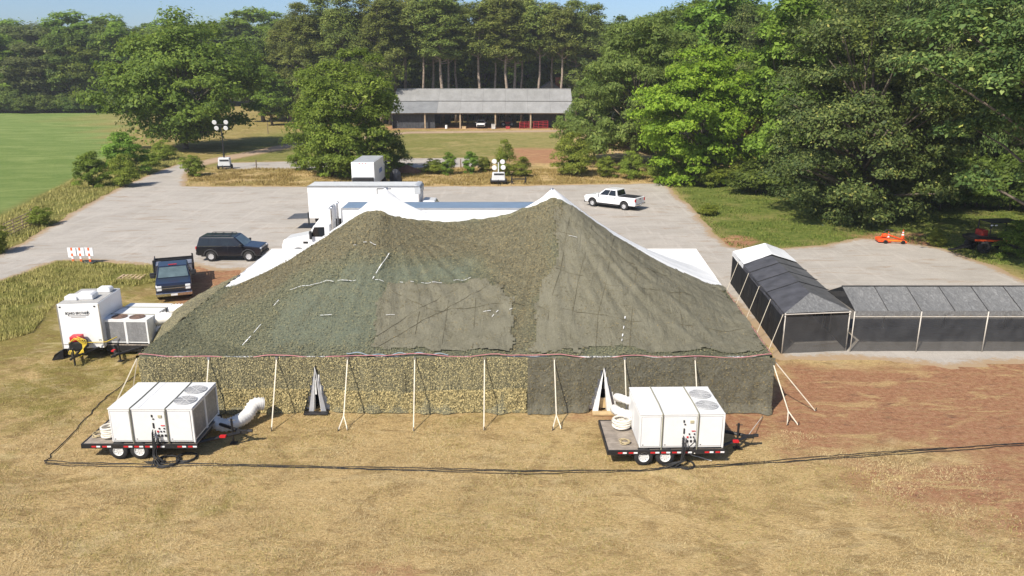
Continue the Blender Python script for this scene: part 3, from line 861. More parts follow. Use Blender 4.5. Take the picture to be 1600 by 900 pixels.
# ------------------------------------------------------------------ trees and shrubs
def leaf_mat(name, dark, mid, light, tip=None, transl=.42):
    s = NT(name)
    c = s.ramp(s.attr("rnd"), [(0, dark), (.5, mid), (.9, light), (1, tip or light)])
    c = s.mix(s.math('MULTIPLY', s.attr("clump"), .55), c, dark)
    oi = s.n("ShaderNodeObjectInfo")
    hsv = s.n("ShaderNodeHueSaturation")
    s.l(s.math('ADD', s.math('MULTIPLY', oi.outputs["Random"], .030), .485), hsv.inputs["Hue"])
    s.l(s.math('ADD', s.math('MULTIPLY', oi.outputs["Random"], .35), .85), hsv.inputs["Value"])
    s.l(c, hsv.inputs["Color"])
    c = hsv.outputs[0]
    s.base(c)
    s.b.inputs["Roughness"].default_value = .6
    s.b.inputs["Specular IOR Level"].default_value = .25
    if transl:
        tr = s.n("ShaderNodeBsdfTranslucent"); mx = s.n("ShaderNodeMixShader")
        s.l(s.mix(.5, c, light), tr.inputs[0]); mx.inputs[0].default_value = transl
        s.l(s.b.outputs[0], mx.inputs[1]); s.l(tr.outputs[0], mx.inputs[2]); s.l(mx.outputs[0], s.out.inputs[0])
    return s.m
BARK = pm("bark", (.155, .125, .095), .95, var=.4, vscale=3, bump=.8, bscale=9)
BARK_P = pm("pine_bark", (.30, .235, .185), .95, var=.35, vscale=2.5, bump=.7, bscale=7)
L_OAK = leaf_mat("oak_leaves", (0.068, 0.107, 0.018), (0.162, 0.229, 0.032), (0.289, 0.357, 0.055))
L_DARK = leaf_mat("dark_oak_leaves", (0.037, 0.067, 0.017), (0.102, 0.151, 0.034), (0.223, 0.267, 0.068), (0.376, 0.378, 0.089), .18)
L_FOREST = leaf_mat("forest_leaves", (0.050, 0.082, 0.017), (0.135, 0.194, 0.034), (0.245, 0.313, 0.055))
L_BRIGHT = leaf_mat("bright_leaves", (0.100, 0.174, 0.014), (0.241, 0.386, 0.031), (0.414, 0.546, 0.062))
L_MID = leaf_mat("mid_leaves", (0.084, 0.142, 0.021), (0.196, 0.300, 0.037), (0.335, 0.450, 0.070))
L_CEDAR = leaf_mat("feather_leaves", (0.091, 0.145, 0.032), (0.195, 0.282, 0.061), (0.320, 0.397, 0.094))
L_PINE = leaf_mat("pine_needles", (0.073, 0.105, 0.024), (0.191, 0.234, 0.048), (0.359, 0.380, 0.089), None, .35)
L_OLIVE = leaf_mat("olive_leaves", (0.073, 0.097, 0.030), (0.160, 0.191, 0.059), (0.265, 0.292, 0.102))
L_BUSH = leaf_mat("bush_leaves", (0.112, 0.158, 0.023), (0.243, 0.300, 0.041), (0.410, 0.450, 0.076))
def unit(r, n):
    a = r.normal(0, 1, (n, 3)); return a / np.linalg.norm(a, axis=1)[:, None]
def leaf_mesh(name, cents, rads, per, size, aspect, r, crown_c, flat=.75, droop=0.0):
    nC = len(cents)
    ci = np.repeat(np.arange(nC), per)
    n = len(ci)
    d = unit(r, n)
    d[:, 2] = np.where(d[:, 2] < -.35, -d[:, 2] * .6, d[:, 2])
    rr = r.uniform(.25, 1, n) ** .45
    lob = 1 + .30 * np.sin(d[:, 0] * 5 + ci * 1.7) * np.cos(d[:, 1] * 4 + ci)
    pos = cents[ci] + d * (rads[ci] * rr * lob)[:, None] * [1, 1, flat]
    out = pos - crown_c; out /= np.linalg.norm(out, axis=1)[:, None] + 1e-6
    nrm = d * .7 + out * .35 + [0, 0, .45] + r.normal(0, .45, (n, 3)); nrm /= np.linalg.norm(nrm, axis=1)[:, None]
    a = np.cross(nrm, unit(r, n)); a /= np.linalg.norm(a, axis=1)[:, None] + 1e-6
    a[:, 2] -= droop; a /= np.linalg.norm(a, axis=1)[:, None] + 1e-6
    b = np.cross(nrm, a); b /= np.linalg.norm(b, axis=1)[:, None] + 1e-6
    L = (size * np.clip(r.lognormal(-.08, .38, n), .4, 2.0))[:, None]; W = L * aspect
    V = np.stack([pos - a * L, pos + b * W + nrm * W * .25, pos + a * L, pos - b * W + nrm * W * .25], 1).reshape(-1, 3)
    rnd = np.clip(r.normal(.5, .24, n) , 0, 1)
    cl = r.uniform(0, 1, nC)[ci]
    return np_mesh(name, V, np.arange(4 * n).reshape(-1, 4), {"rnd": np.repeat(rnd, 4), "clump": np.repeat(cl, 4)})
def trunk_mesh(name, h, r0, limbs, r, fork=None):
    mb = MB()
    k = 7
    pts = [(r0 * .5 * math.sin(i * 1.3), r0 * .5 * math.cos(i * 1.9), -.15 + (h + .15) * i / k) for i in range(k + 1)]
    mb.tube(pts, [r0 * (1.25 if i == 0 else 1) * (1 - .78 * i / k) for i in range(k + 1)], 8)
    for (z, tgt) in limbs:
        z = min(z, h * .95)
        t = z / h; rs = r0 * (1 - .78 * t) * .55
        p0 = Vector((0, 0, z)); p3 = Vector(tgt)
        m1 = p0.lerp(p3, .4) + Vector((r.normal(0, .25), r.normal(0, .25), -.25)); m2 = p0.lerp(p3, .75) + Vector((r.normal(0, .2), r.normal(0, .2), 0))
        mb.tube([p0, m1, m2, p3], [rs, rs * .7, rs * .45, rs * .16], 5)
    me = bpy.data.meshes.new(name); me.from_pydata(mb.v, [], mb.f)
    for p in me.polygons: p.use_smooth = True
    me.update(); return me
TREE = {}
def proto(key, seed, kind, h, rad, mat, n_cl, per, size, base=.28, rc=.23, aspect=.55, shape=1.0, flat=.75, r0=None, bark=None, droop=0.0):
    """unit kept in metres: a tree of height h and crown radius rad"""
    r = np.random.default_rng(seed)
    if kind == 'pine':
        zs = np.sort(r.uniform(base * h, h * .97, n_cl)); t = (zs - base * h) / (h * (1 - base))
        prof = np.where(t < .35, .60 + 1.1 * t, 1.0 - .75 * np.clip((t - .35) / .65, 0, 1) ** 1.4)
        an = r.uniform(0, 2 * np.pi, n_cl); q = rad * prof * r.uniform(.35, 1.0, n_cl)
        C = np.stack([np.cos(an) * q, np.sin(an) * q, zs + .12 * q], 1)
        RC = rad * rc * r.uniform(.7, 1.3, n_cl)
        limbs = [(max(base * h * .95, c[2] - .9 - .12 * math.hypot(c[0], c[1])), c) for c in C[::2]]
    else:
        zc = h * (base + (1 - base) * .46); hz = h * (1 - base) * .54
        d = unit(r, n_cl * 4)
        rr = r.uniform(.15, 1, n_cl * 4) ** .40
        lump = 1 + .17 * np.sin(d[:, 0] * 3.1 + seed) + .15 * np.sin(d[:, 1] * 4.3 + seed * 2) + .12 * np.sin(d[:, 2] * 5 + seed * 3)
        wz = np.clip(1 - np.clip(d[:, 2] * rr, -1, 1) * (1 - shape) * .9, .25, 1.6)
        C = d * (rr * lump)[:, None] * np.stack([rad * wz * (1 - rc * .6), rad * wz * (1 - rc * .6), np.full(len(d), hz * (1 - rc * .4))], 1) + [0, 0, zc]
        C = C[C[:, 2] > h * base * .55]
        # spread the clumps out
        keep = []
        for i in range(len(C)):
            if len(keep) >= n_cl: break
            if all(np.linalg.norm(C[i] - C[j]) > rad * rc * .62 for j in keep): keep.append(i)
        C = C[keep]
        RC = rad * rc * r.uniform(.65, 1.35, len(C))
        limbs = [(max(h * .12, min(c[2] * .55, h * .6)), tuple(c)) for c in C[::3]]
    cm = leaf_mesh(key + "_crown", C, RC, per, size, aspect, r, np.array([0, 0, h * .5]), flat, droop)
    tm = trunk_mesh(key + "_trunk", h * (.96 if kind == 'pine' else .7), r0 or h * .018, limbs, r)
    cm.materials.append(mat); tm.materials.append(bark or (BARK_P if kind == 'pine' else BARK))
    TREE[key] = (tm, cm, h, rad)
def plant(key, name, label, cat, loc, h, rad=None, group=None, rz=None, lean=0.0):
    tm, cm, H0, R0 = TREE[key]
    root = tag(empty(name, loc, random.uniform(0, 6.28) if rz is None else rz), label, cat, group)
    k = h / H0; kr = (rad / R0) if rad else k
    root.scale = (kr, kr, k)
    root.rotation_euler[0] = lean
    for n_, me in (("trunk", tm), ("crown", cm)):
        o = bpy.data.objects.new(n_, me); link(o, root)
    return root
def plant_px(key, name, label, cat, bx, by, top, wpx=None, group=None, rz=None):
    p = at(bx, by); h = z_at(p.y, top)
    s_ = FPX / (p.y * CP + CAM_H * SP)
    return plant(key, name, label, cat, p, h, wpx / s_ / 2 if wpx else None, group, rz)

proto("oak_a", 101, 'oak', 22, 13, L_OAK, 170, 380, .24, .0, .18)
proto("oak_b", 102, 'oak', 15, 7.5, L_MID, 150, 460, .15, .02, .20, shape=1.0)
proto("bright", 103, 'oak', 17, 8.2, L_BRIGHT, 140, 420, .18, .02, .21, flat=.6, shape=.85)
proto("dark", 104, 'oak', 21, 10.5, L_DARK, 210, 620, .135, .0, .17, flat=.7, r0=.5)
proto("dark2", 105, 'oak', 21, 9, L_DARK, 170, 640, .125, .26, .18, flat=.7)
proto("feather", 106, 'oak', 22, 11, L_CEDAR, 190, 400, .23, .02, .16, aspect=.36, shape=.55, flat=.6, droop=.3)
proto("wood_a", 107, 'oak', 25, 7, L_FOREST, 84, 380, .26, .18, .28)
proto("wood_b", 108, 'oak', 24, 6.5, L_MID, 84, 380, .26, .14, .28, shape=.8)
proto("wood_c", 109, 'oak', 25, 7, L_OLIVE, 84, 380, .26, .15, .28)
proto("wood_d", 119, 'oak', 25, 7.5, L_OAK, 84, 380, .26, .10, .28, shape=.75)
proto("pine_a", 110, 'pine', 31, 4.6, L_PINE, 120, 190, .28, .50, .30, aspect=.28, flat=.9, r0=.34)
proto("pine_b", 111, 'pine', 31, 5.2, L_PINE, 105, 200, .28, .56, .31, aspect=.28, flat=.9, r0=.36)
proto("pine_c", 112, 'pine', 31, 5.6, L_PINE, 170, 180, .28, .18, .28, aspect=.28, flat=.85, r0=.36)
proto("bush_a", 113, 'oak', 4.5, 1.7, L_MID, 46, 420, .065, .02, .30, shape=.55, r0=.07)
proto("bush_b", 114, 'oak', 4, 2.4, L_BUSH, 46, 420, .07, .02, .30, shape=.8, r0=.06)
proto("bush_c", 115, 'oak', 3, 1.6, L_BUSH, 34, 380, .06, .02, .32, shape=.8, r0=.05)
proto("under", 116, 'oak', 6, 3.6, L_FOREST, 34, 300, .18, .02, .33, shape=.9, r0=.1)

# single trees that stand out
plant_px("oak_a", "oak_tree", "huge rounded oak beside the green field on the left", "tree", 290, 233, 22, 262, rz=.4)
plant_px("oak_b", "oak_tree", "mid green tree in front of the left end of the barn", "tree", 543, 276, 92, 190, rz=1.0)
plant_px("bright", "maple_tree", "bright yellow green tree at the edge of the lot", "tree", 1093, 284, 68, 205, rz=2.0)
plant_px("feather", "feathery_tree", "broad soft green tree beside the right end of the barn", "tree", 992, 262, 14, 215, rz=.3)
plant_px("feather", "feathery_tree", "smaller drooping tree touching the right end of the barn roof", "tree", 928, 252, 110, 100, rz=2.2)
plant_px("dark", "dark_oak", "big olive dark oak overhanging the lawn right of the lot", "tree", 1340, 338, 4, 330, rz=.9)
plant("dark2", "dark_oak", "dark oak at the right edge with low hanging branches", "tree", (38, 50.5, 0), 22, 10.5, rz=2.9)
plant_px("wood_b", "lime_tree", "light green tree top left of the big olive oak", "tree", 1215, 300, 6, 150, rz=.2)
# pines behind the barn
for i, px in enumerate([609, 618, 634, 662, 677, 690, 701, 713, 749, 774, 791, 804, 815, 842, 862, 877]):
    Y = 196 + (i * 7 % 5) * 2.2
    tops = [-4, 6, -8, -10, 2, -6, -14, 4, -2, -12, -6, 6, -4, -2, 8, 4]
    plant(("pine_a", "pine_b")[(i * 5 // 3) % 2], "pine_tree", "bare trunked pine behind the barn, %s" % ordw(i, 16), "pine tree", (x_at(px, Y, 8), Y, 0), z_at(Y, tops[i]), 5.4 + (i % 3) * .6, "pines behind the barn")
for i, (px, top, Y) in enumerate([(452, 30, 205), (478, 4, 196), (508, -4, 200), (540, -8, 193), (572, -2, 197), (595, 2, 192), (899, 0, 200), (922, 6, 205)]):
    plant("pine_c", "pine_tree", ["leftmost dense pine in the row left of the barn", "second dense pine from the left above the bushes", "third dense pine left of the barn", "fourth dense pine left of the barn, tallest crown", "fifth dense pine left of the barn", "dense pine next to the left barn gable", "dense pine rising behind the right barn gable", "pine just right of the barn beside the soft green tree"][i], "pine tree", (x_at(px, Y, 8), Y, 0), z_at(Y, top), 6.0, "dense pines beside the barn")
# dark wood behind the pines
for i in range(26):
    px = 430 + i * 22 + random.uniform(-6, 6); Y = 222 + (i % 3) * 9
    plant(("wood_a", "wood_d")[i % 2], "wood_tree", "leafy tree in the dark wood behind the pines, %s" % ordw(i, 26), "tree", (x_at(px, Y, 10), Y, 0), z_at(Y, random.uniform(20, 42)), 8, "wood behind the pines")
for i in range(30):
    px = 590 + i * 11.5; Y = 211 + (i % 3) * 3
    if 848 < px < 890: continue
    plant("under", "understory_shrub", "shady shrub low behind the pine trunks, %s" % ordw(i, 30), "shrub", (x_at(px, Y, 2), Y, 0), random.uniform(7, 10), 5, "understory behind the pines")
# left wood edge
kinds = ["wood_a", "wood_b", "wood_c", "wood_d"]
for i in range(15):
    px = -60 + i * 19 + random.uniform(-5, 5); by = 174 + random.uniform(-1.5, 1.5)
    p = at(px, by)
    plant(kinds[(i * 3 + i // 4) % 4], "wood_tree", "tree at the front of the wood beyond the green field, %s" % ordw(i, 15), "tree", p, z_at(p.y, random.uniform(48, 78) - max(0, i - 4) * 1.8), random.uniform(8, 10.5), "front row of the far left wood")
for i in range(26):
    px = -80 + i * 22; Y = 290 + (i % 3) * 14
    plant(kinds[(i * 2 + i // 3) % 4], "wood_tree", "tree top at the back of the left wood, %s" % ordw(i, 26), "tree", (x_at(px, Y, 15), Y, 0), z_at(Y, random.uniform(30, 42) - .12 * px * .1), random.uniform(12, 16), "back rows of the left wood")
for i in range(26):
    px = -60 + i * 13 + random.uniform(-4, 4); p = at(px, 176 + random.uniform(-.8, .8))
    plant("under", "understory_shrub", "low bush along the foot of the far left wood, %s" % ordw(i, 26), "shrub", p, random.uniform(5, 9), 4.2, "bushes along the far wood edge")
for i, (px, by, top, w) in enumerate([(425, 196, 110, 60), (452, 190, 96, 60), (412, 190, 60, 90), (440, 186, 40, 100), (470, 192, 120, 60), (480, 200, 150, 40)]):
    plant_px(["wood_b", "wood_d", "wood_a", "wood_d", "wood_b", "bush_b"][i], "wood_tree", ["light green sapling right of the huge oak", "green tree between the huge oak and the pines", "tall tree peeking out right of the huge oak", "tall rounded tree left of the dense pines", "small leafy tree below the leftmost dense pine", "low bright bush below the dense pines"][i], "tree", px, by, top, w)
# right wood: rows receding into the dark
for row, (y0, n, top0) in enumerate([(262, 11, -30), (244, 13, -20), (228, 14, -5), (216, 16, 0)]):
    for i in range(n):
        px = 1130 + i * (560 / n) + random.uniform(-10, 10) - row * 40
        if row == 0 and px < 1240: continue
        p = at(px, y0 + random.uniform(-3, 3))
        top = top0 + random.uniform(-15, 25) + (22 if px < 1010 else 0)
        if px > 1380: top -= 60
        plant(["wood_d", "wood_a", "wood_b", "dark2"][(i + row * 2) % 4], "wood_tree", ["tree at the front of the wood behind the big olive oak", "tree in the second row of the right hand wood", "tree in the third row of the right hand wood", "tree at the back of the right hand wood"][row] + ", " + ordw(i, n), "tree", p, z_at(p.y, top), random.uniform(6.5, 8.5), "right hand wood row %s" % "front second third back".split()[row])
for i, (px, by, top, w) in enumerate([(1440, 316, -120, 190), (1530, 300, -160, 220), (1660, 320, -160, 240), (1710, 372, -100, 250), (1480, 290, -60, 200)]):
    plant_px(["dark2", "dark", "dark2", "dark2", "dark"][i], "wood_tree", ["dark tree just behind the right half of the big olive oak", "tall tree above the black machine in the shade", "tall tree in the top right corner of the wood", "leafy tree mostly outside the right edge", "tree between the olive oak and the right edge, set back"][i], "tree", px, by, top, w)
for i in range(26):
    px = 1180 + i * 18 + random.uniform(-5, 5); p = at(px, 300 + 26 * (i / 26) + random.uniform(-8, 3) + (10 if px > 1420 else 0))
    plant("under", "understory_shrub", "dark shrub at the foot of the right hand wood, %s" % ordw(i, 26), "shrub", p, random.uniform(3.5, 6.5), random.uniform(2.6, 3.8), "understory of the right hand wood")
# shrubs one by one
SHR = [("bush_a", "conical green bush at the edge of the field", 146, 293, 231, 50), ("bush_a", "tall dark bush right of the conical one", 197, 274, 200, 66), ("bush_b", "round yellow green bush leaning over the track edge", 196, 291, 246, 56),
       ("bush_c", "grey green shrub left of the tall light tower", 303, 275, 240, 42), ("bush_b", "low bush under the huge oak", 258, 250, 222, 46), ("bush_c", "small bush at the bend of the track", 236, 262, 236, 34),
       ("bush_c", "thin shrub in front of the gravel lane", 473, 266, 228, 40), ("bush_a", "dark bush under the mid green tree, left", 508, 276, 232, 52), ("bush_a", "dark bush under the mid green tree, right", 540, 278, 235, 50), ("bush_b", "bush to the right of the small box truck", 622, 268, 232, 50),
       ("bush_c", "loose shrub left of the upright sapling", 677, 271, 247, 40), ("bush_a", "upright bright sapling on the grass strip", 703, 273, 234, 24), ("bush_a", "second upright sapling nearer the low light tower", 736, 271, 233, 26), ("bush_c", "blue green shrub right of the second sapling", 755, 268, 243, 30),
       ("bush_b", "tall bush behind the low light tower", 789, 276, 224, 38), ("bush_b", "wide bush behind the black axle frame", 816, 277, 248, 42), ("bush_b", "big yellow green bush right of the bare patch", 893, 274, 214, 74), ("bush_c", "small bush right of the yellow green bush", 948, 277, 242, 40),
       ("bush_b", "bush below the soft green tree", 985, 280, 240, 50), ("bush_c", "bush left below the bright tree", 1030, 284, 246, 46), ("bush_b", "bush below the bright tree", 1062, 288, 250, 50), ("bush_c", "leafy shrub right below the bright tree", 1110, 292, 258, 44), ("bush_b", "shrub at the lawn edge under the olive oak", 1150, 292, 248, 50),
       ("bush_c", "weedy shrub beside the tube gate", 62, 352, 322, 44), ("bush_c", "dark bush cut by the left edge", -6, 395, 348, 46), ("bush_a", "dark shrub partly hiding the black machine", 1592, 402, 340, 70), ("bush_b", "low weeds beside the orange machine", 1462, 384, 360, 34), ("bush_c", "bushy weed at the grass edge of the lot", 1105, 335, 318, 40)]
for k_, lab, bx, by, top, w in SHR:
    plant_px(k_, "shrub", lab, "shrub", bx, by, top, w)

# ------------------------------------------------------------------ shared vehicle pieces
GLASS = pm("dark_glass", (.012, .015, .018), .06, spec=.6, var=.2)
WSHIELD = pm("windscreen_glass", (.10, .14, .15), .05, spec=.8, var=.25, vscale=2)
CHROME = pm("chrome", (.65, .65, .66), .18, 1.0, var=.08)
RIM = pm("wheel_rim", (.62, .62, .63), .35, .3, var=.1)
RIMW = pm("white_rim", (.72, .71, .68), .5, var=.06, dirt=.2)
REDL = pm("red_lens", (.45, .012, .015), .25, var=.1)
AMBER = pm("amber_lens", (.75, .28, .03), .3, var=.1)
LAMP = pm("lamp_glass", (.72, .73, .74), .12, var=.08)
CARW = pm("white_car_paint", (.82, .82, .82), .28, var=.02, coat=.5, dirt=.05)
CARB = pm("black_car_paint", (.010, .011, .016), .22, var=.1, coat=.5)
CARN = pm("navy_car_paint", (.009, .014, .034), .28, var=.1, coat=.5, dirt=.06)
PLASTIC = pm("black_plastic", (.022, .022, .024), .6, var=.2)
def wheel(parent, x, y, r, w=.25, out=1, rim=RIM, spokes=6, dual=False):
    """out = +1 when the outer face looks to +y"""
    mb = MB().lathe_y([(r * .54, -w / 2), (r * .92, -w / 2), (r, -w * .36), (r, w * .36), (r * .92, w / 2), (r * .54, w / 2), (r * .52, 0)], (x, y, r), 26)
    t = mb.build("wheel", RUBBER, parent, smooth=True)
    o = y + out * w * .30
    m = MB()
    m.lathe_y([(.0, out * .02), (r * .16, out * .02), (r * .18, 0), (r * .20, -out * .05)], (x, o, r), 16)
    m.lathe_y([(r * .44, -out * .02), (r * .52, out * .05), (r * .55, out * .05), (r * .55, -out * .02)], (x, o, r), 24)
    for k in range(spokes):
        a = 2 * math.pi * (k + .3) / spokes
        d = Vector((math.cos(a), 0, math.sin(a))); n = Vector((-math.sin(a), 0, math.cos(a)))
        c = Vector((x, o, r)); p = c + d * r * .14; q = c + d * r * .50; yy = Vector((0, .02, 0))
        w0, w1 = n * r * .09, n * r * .12
        m.hexa([p - w0 - yy, q - w1 - yy, q + w1 - yy, p + w0 - yy, p - w0 + yy, q - w1 + yy, q + w1 + yy, p + w0 + yy])
    m.build("rim", rim, t)
    MB().lathe_y([(0, -out * .04), (r * .54, -out * .04)], (x, o, r), 18).build("brake_disc", PLASTIC, t)
    return t
def arch(cx, r, zb, n=9):
    """points along a wheel arch from rear (small x) to front"""
    a0 = math.asin(max(-1, min(1, (zb - r * .8) / (r * 1.0)))) if False else 0
    return [(cx - r * math.cos(math.pi * i / n), zb + r * math.sin(math.pi * i / n) * .92) for i in range(n + 1)]
def side_quad(lo, hi, z0, z1, s0, s1, t0, t1, side, off=.012):
    """window on the side of a frustum: lo/hi = (x0,x1,y) at z0,z1"""
    def P(s, t):
        xa = lo[0] + (hi[0] - lo[0]) * t; xb = lo[1] + (hi[1] - lo[1]) * t
        y = (lo[2] + (hi[2] - lo[2]) * t + off) * side
        return (xa + (xb - xa) * s, y, z0 + (z1 - z0) * t)
    q = [P(s0, t0), P(s1, t0), P(s1, t1), P(s0, t1)]
    return q if side < 0 else q[::-1]
def end_quad(xl, xh, yl, yh, z0, z1, t0, t1, f, off):
    def P(k, t):
        return (xl + (xh - xl) * t + off, k * f * (yl + (yh - yl) * t), z0 + (z1 - z0) * t)
    return [P(-1, t0), P(1, t0), P(1, t1), P(-1, t1)] if off > 0 else [P(1, t0), P(-1, t0), P(-1, t1), P(1, t1)]
def car(name, label, cat, loc, rz, paint, prof_top, axles, r, W, cab_lo, cab_hi, zb, zr, wins, bottom=.42, archr=None, rim=RIM, spokes=6, ws=None, rear=None):
    root = tag(empty(name, loc, rz), label, cat)
    ra = archr or r * 1.2
    rear_x, front_x = prof_top[-1][0], prof_top[0][0]
    prof = [(rear_x + .03, bottom)] + arch(axles[1], ra, bottom) + arch(axles[0], ra, bottom) + [(front_x - .03, bottom)] + prof_top
    MB().prism(prof, W / 2, -W / 2).build("body", paint, root, bevel=.06, seg=3)
    MB().box(rear_x + .25, front_x - .3, -W / 2 + .22, W / 2 - .22, bottom - .12, bottom + .35).build("chassis", PLASTIC, root)
    (a, b, y0), (c, d, y1) = cab_lo, cab_hi
    MB().frustum((a, b, -y0, y0), (c, d, -y1, y1), zb - .03, zr).build("cabin", paint, root, bevel=.07, seg=3)
    for side in (-1, 1):
        for s0, s1 in wins:
            m = MB(); m.quad(*side_quad(cab_lo, cab_hi, zb, zr, s0, s1, .10, .86, side)); m.build("side_window", GLASS, root)
    m = MB(); m.quad(*end_quad(b, d, y0, y1, zb, zr, .08, .92, .90, .015)); m.build("windscreen", ws or WSHIELD, root)
    m = MB(); m.quad(*end_quad(a, c, y0, y1, zb, zr, .14, .86, .84, -.015)); m.build("rear_window", GLASS, root)
    for ax in axles:
        for sgn in (-1, 1): wheel(root, ax, sgn * (W / 2 - .14), r, .26, sgn, rim, spokes)
    for sgn in (-1, 1):
        m = MB().box(b - .34, b - .18, sgn * (y0 + .17) - .12, sgn * (y0 + .17) + .12, zb + .02, zb + .22); m.build("mirror", PLASTIC if paint != CARW else WHITE, root, bevel=.03)
    return root
# ---- white crew cab pickup
h = R_(143)
mid = at(950.5, 325.5); lf = Vector((-math.sin(h), math.cos(h), 0)); fw = Vector((math.cos(h), math.sin(h), 0))
pk = car("pickup_truck", "white crew cab pickup with black bed cover parked on the gravel", "pickup truck", mid - lf * .86 - fw * .16, h, CARW,
         [(2.92, .62), (2.95, .98), (2.86, 1.16), (1.45, 1.30), (-.85, 1.30), (-2.93, 1.32), (-2.95, .62)], (2.0, -1.68), .42, 2.02, (-.88, 1.55, .97), (-.66, .62, .80), 1.27, 1.96,
         [(.06, .44), (.465, .88)], .50)
MB().box(-2.78, -.95, -.86, .86, 1.325, 1.345).build("bed_cover", pm("vinyl_cover", (.02, .02, .021), .7, var=.2), pk, bevel=.01)
for y in (-.92, .92):
    MB().box(-2.97, -2.80, y - .09, y + .09, .92, 1.22).build("tail_light", REDL, pk, bevel=.02)
    MB().box(2.70, 2.965, y - .12, y + .10, .84, 1.06).build("headlight", LAMP, pk, bevel=.03)
MB().box(-3.08, -2.9, -.95, .95, .55, .72).build("rear_bumper", CHROME, pk, bevel=.03)
MB().box(2.85, 3.03, -.95, .95, .42, .62).build("front_bumper", PLASTIC, pk, bevel=.03)
MB().box(2.93, 2.98, -.65, .65, .70, 1.02).build("grille", PLASTIC, pk, bevel=.02)
MB().box(-2.965, -2.94, -.12, .12, 1.12, 1.20).build("tailgate_handle", PLASTIC, pk)
MB().box(-3.09, -3.07, -.16, .16, .60, .70).build("number_plate", WHITE, pk)
for sg in (-1, 1):
    MB().box(-1.1, 1.45, sg * .98 - .07, sg * .98 + .07, .36, .43).build("running_board", PLASTIC, pk, bevel=.02)
    for x in (.30, -.62): MB().box(x - .1, x + .1, sg * 1.012 - .02, sg * 1.012 + .02, 1.05, 1.10).build("door_handle", PLASTIC, pk)
    for x in (1.30, .42, -.50): MB().box(x - .006, x + .006, sg * 1.011 - .004, sg * 1.011 + .004, .56, 1.26).build("door_seam", PLASTIC, pk)
# ---- black SUV
p = at(360.5, 408.5)
sv = car("suv", "black four door SUV with roof rails beside the tent's left slope", "suv", (p.x - .05, p.y + .85, 0), R_(0), CARB,
         [(2.36, .60), (2.40, .90), (2.28, 1.08), (1.15, 1.20), (-2.35, 1.18), (-2.42, .85), (-2.38, .60)], (1.45, -1.34), .40, 1.92, (-2.36, 1.22, .94), (-2.12, .45, .80), 1.15, 1.84,
         [(.04, .27), (.30, .49), (.52, .83)], .46, spokes=8)
for sg in (-1, 1):
    MB().tube([(-1.7, sg * .66, 1.84), (-1.6, sg * .66, 1.92), (.1, sg * .66, 1.92), (.2, sg * .66, 1.84)], .025, 6).build("roof_rail", PLASTIC, sv)
    MB().box(2.12, 2.37, sg * .72 - .18, sg * .72 + .17, .86, 1.04).build("headlight", LAMP, sv, bevel=.04)
    MB().box(-2.44, -2.22, sg * .84 - .10, sg * .84 + .11, .92, 1.14).build("tail_light", REDL, sv, bevel=.03)
    for x in (.10, -.85): MB().box(x - .1, x + .1, sg * .97 - .015, sg * .97 + .015, 1.0, 1.05).build("door_handle", CARB, sv)
    for x in (1.0, -.05, -.95): MB().box(x - .006, x + .006, sg * .961 - .003, sg * .961 + .003, .52, 1.14).build("door_seam", PLASTIC, sv)
MB().box(2.34, 2.45, -.85, .85, .46, .66).build("front_bumper", PLASTIC, sv, bevel=.03)
MB().box(-2.47, -2.34, -.88, .88, .50, .70).build("rear_bumper", PLASTIC, sv, bevel=.03)
MB().box(2.36, 2.43, -.5, .5, .72, .96).build("grille", PLASTIC, sv, bevel=.02)
for sg in (-1, 1):
    MB().box(-2.25, 1.0, sg * .948 - .008, sg * .948 + .008, 1.165, 1.19).build("window_trim", CHROME, sv)
    for ax_ in (1.45, -1.34): MB().prism(arch(ax_, .53, .47, 10) + arch(ax_, .47, .46, 10)[::-1], sg * .965 - .012, sg * .965 + .012).build("arch_cladding", pm("grey_cladding", (.05, .05, .052), .6), sv)
for x in (-1.35, -.75, -.1): MB().tube([(x, -.66, 1.91), (x, .66, 1.91)], .02, 6).build("cross_bar", PLASTIC, sv)
# ---- navy work truck with a rack body, nose towards the camera
h = R_(-68)
fp = at(274, 470)
fw = Vector((math.cos(h), math.sin(h), 0))
wk = car("work_truck", "dark blue flatbed work truck with black rack facing the camera", "truck", fp - fw * 2.75, h, CARN,
         [(2.72, .62), (2.76, .98), (2.62, 1.22), (1.30, 1.30), (-.95, 1.30), (-1.0, .62)], (1.85, -2.1), .40, 1.95, (-.94, 1.46, .95), (-.82, .60, .82), 1.27, 1.90, [(.08, .36), (.40, .82)], .50)
wk.scale = (1.04, 1.05, .92)
MB().box(-3.4, -1.08, -1.18, 1.18, .82, .95).build("bed", BLACKM, wk, bevel=.01)
for y in (-1.14, 1.14):
    for zz in (1.10, 1.32, 1.52): MB().box(-3.38, -1.1, y - .025, y + .025, zz, zz + .12).build("side_rail", BLACKM, wk)
    for x in (-3.3, -2.2, -1.12): MB().box(x - .03, x + .03, y - .03, y + .03, .95, 1.68).build("stake_post", BLACKM, wk)
    MB().box(-2.4, -1.25, y * .80 - .16, y * .80 + .16, .96, 1.5).build("tool_box", pm("grey_box", (.30, .31, .36), .4, .4, var=.2), wk, bevel=.02)
MB().box(-1.12, -1.05, -1.18, 1.18, 1.86, 1.93).box(-1.12, -1.05, -1.18, -1.10, .95, 1.93).box(-1.12, -1.05, 1.10, 1.18, .95, 2.25).build("headache_rack", BLACKM, wk, bevel=.01)
MB().box(-3.4, -3.34, -1.16, 1.16, 1.0, 1.5).build("tailgate", BLACKM, wk)
MB().box(2.62, 2.90, -.98, .98, .42, .66).build("front_bumper", CHROME, wk, bevel=.04)
MB().box(2.70, 2.785, -.62, .62, .78, 1.10).build("grille", PLASTIC, wk, bevel=.02)
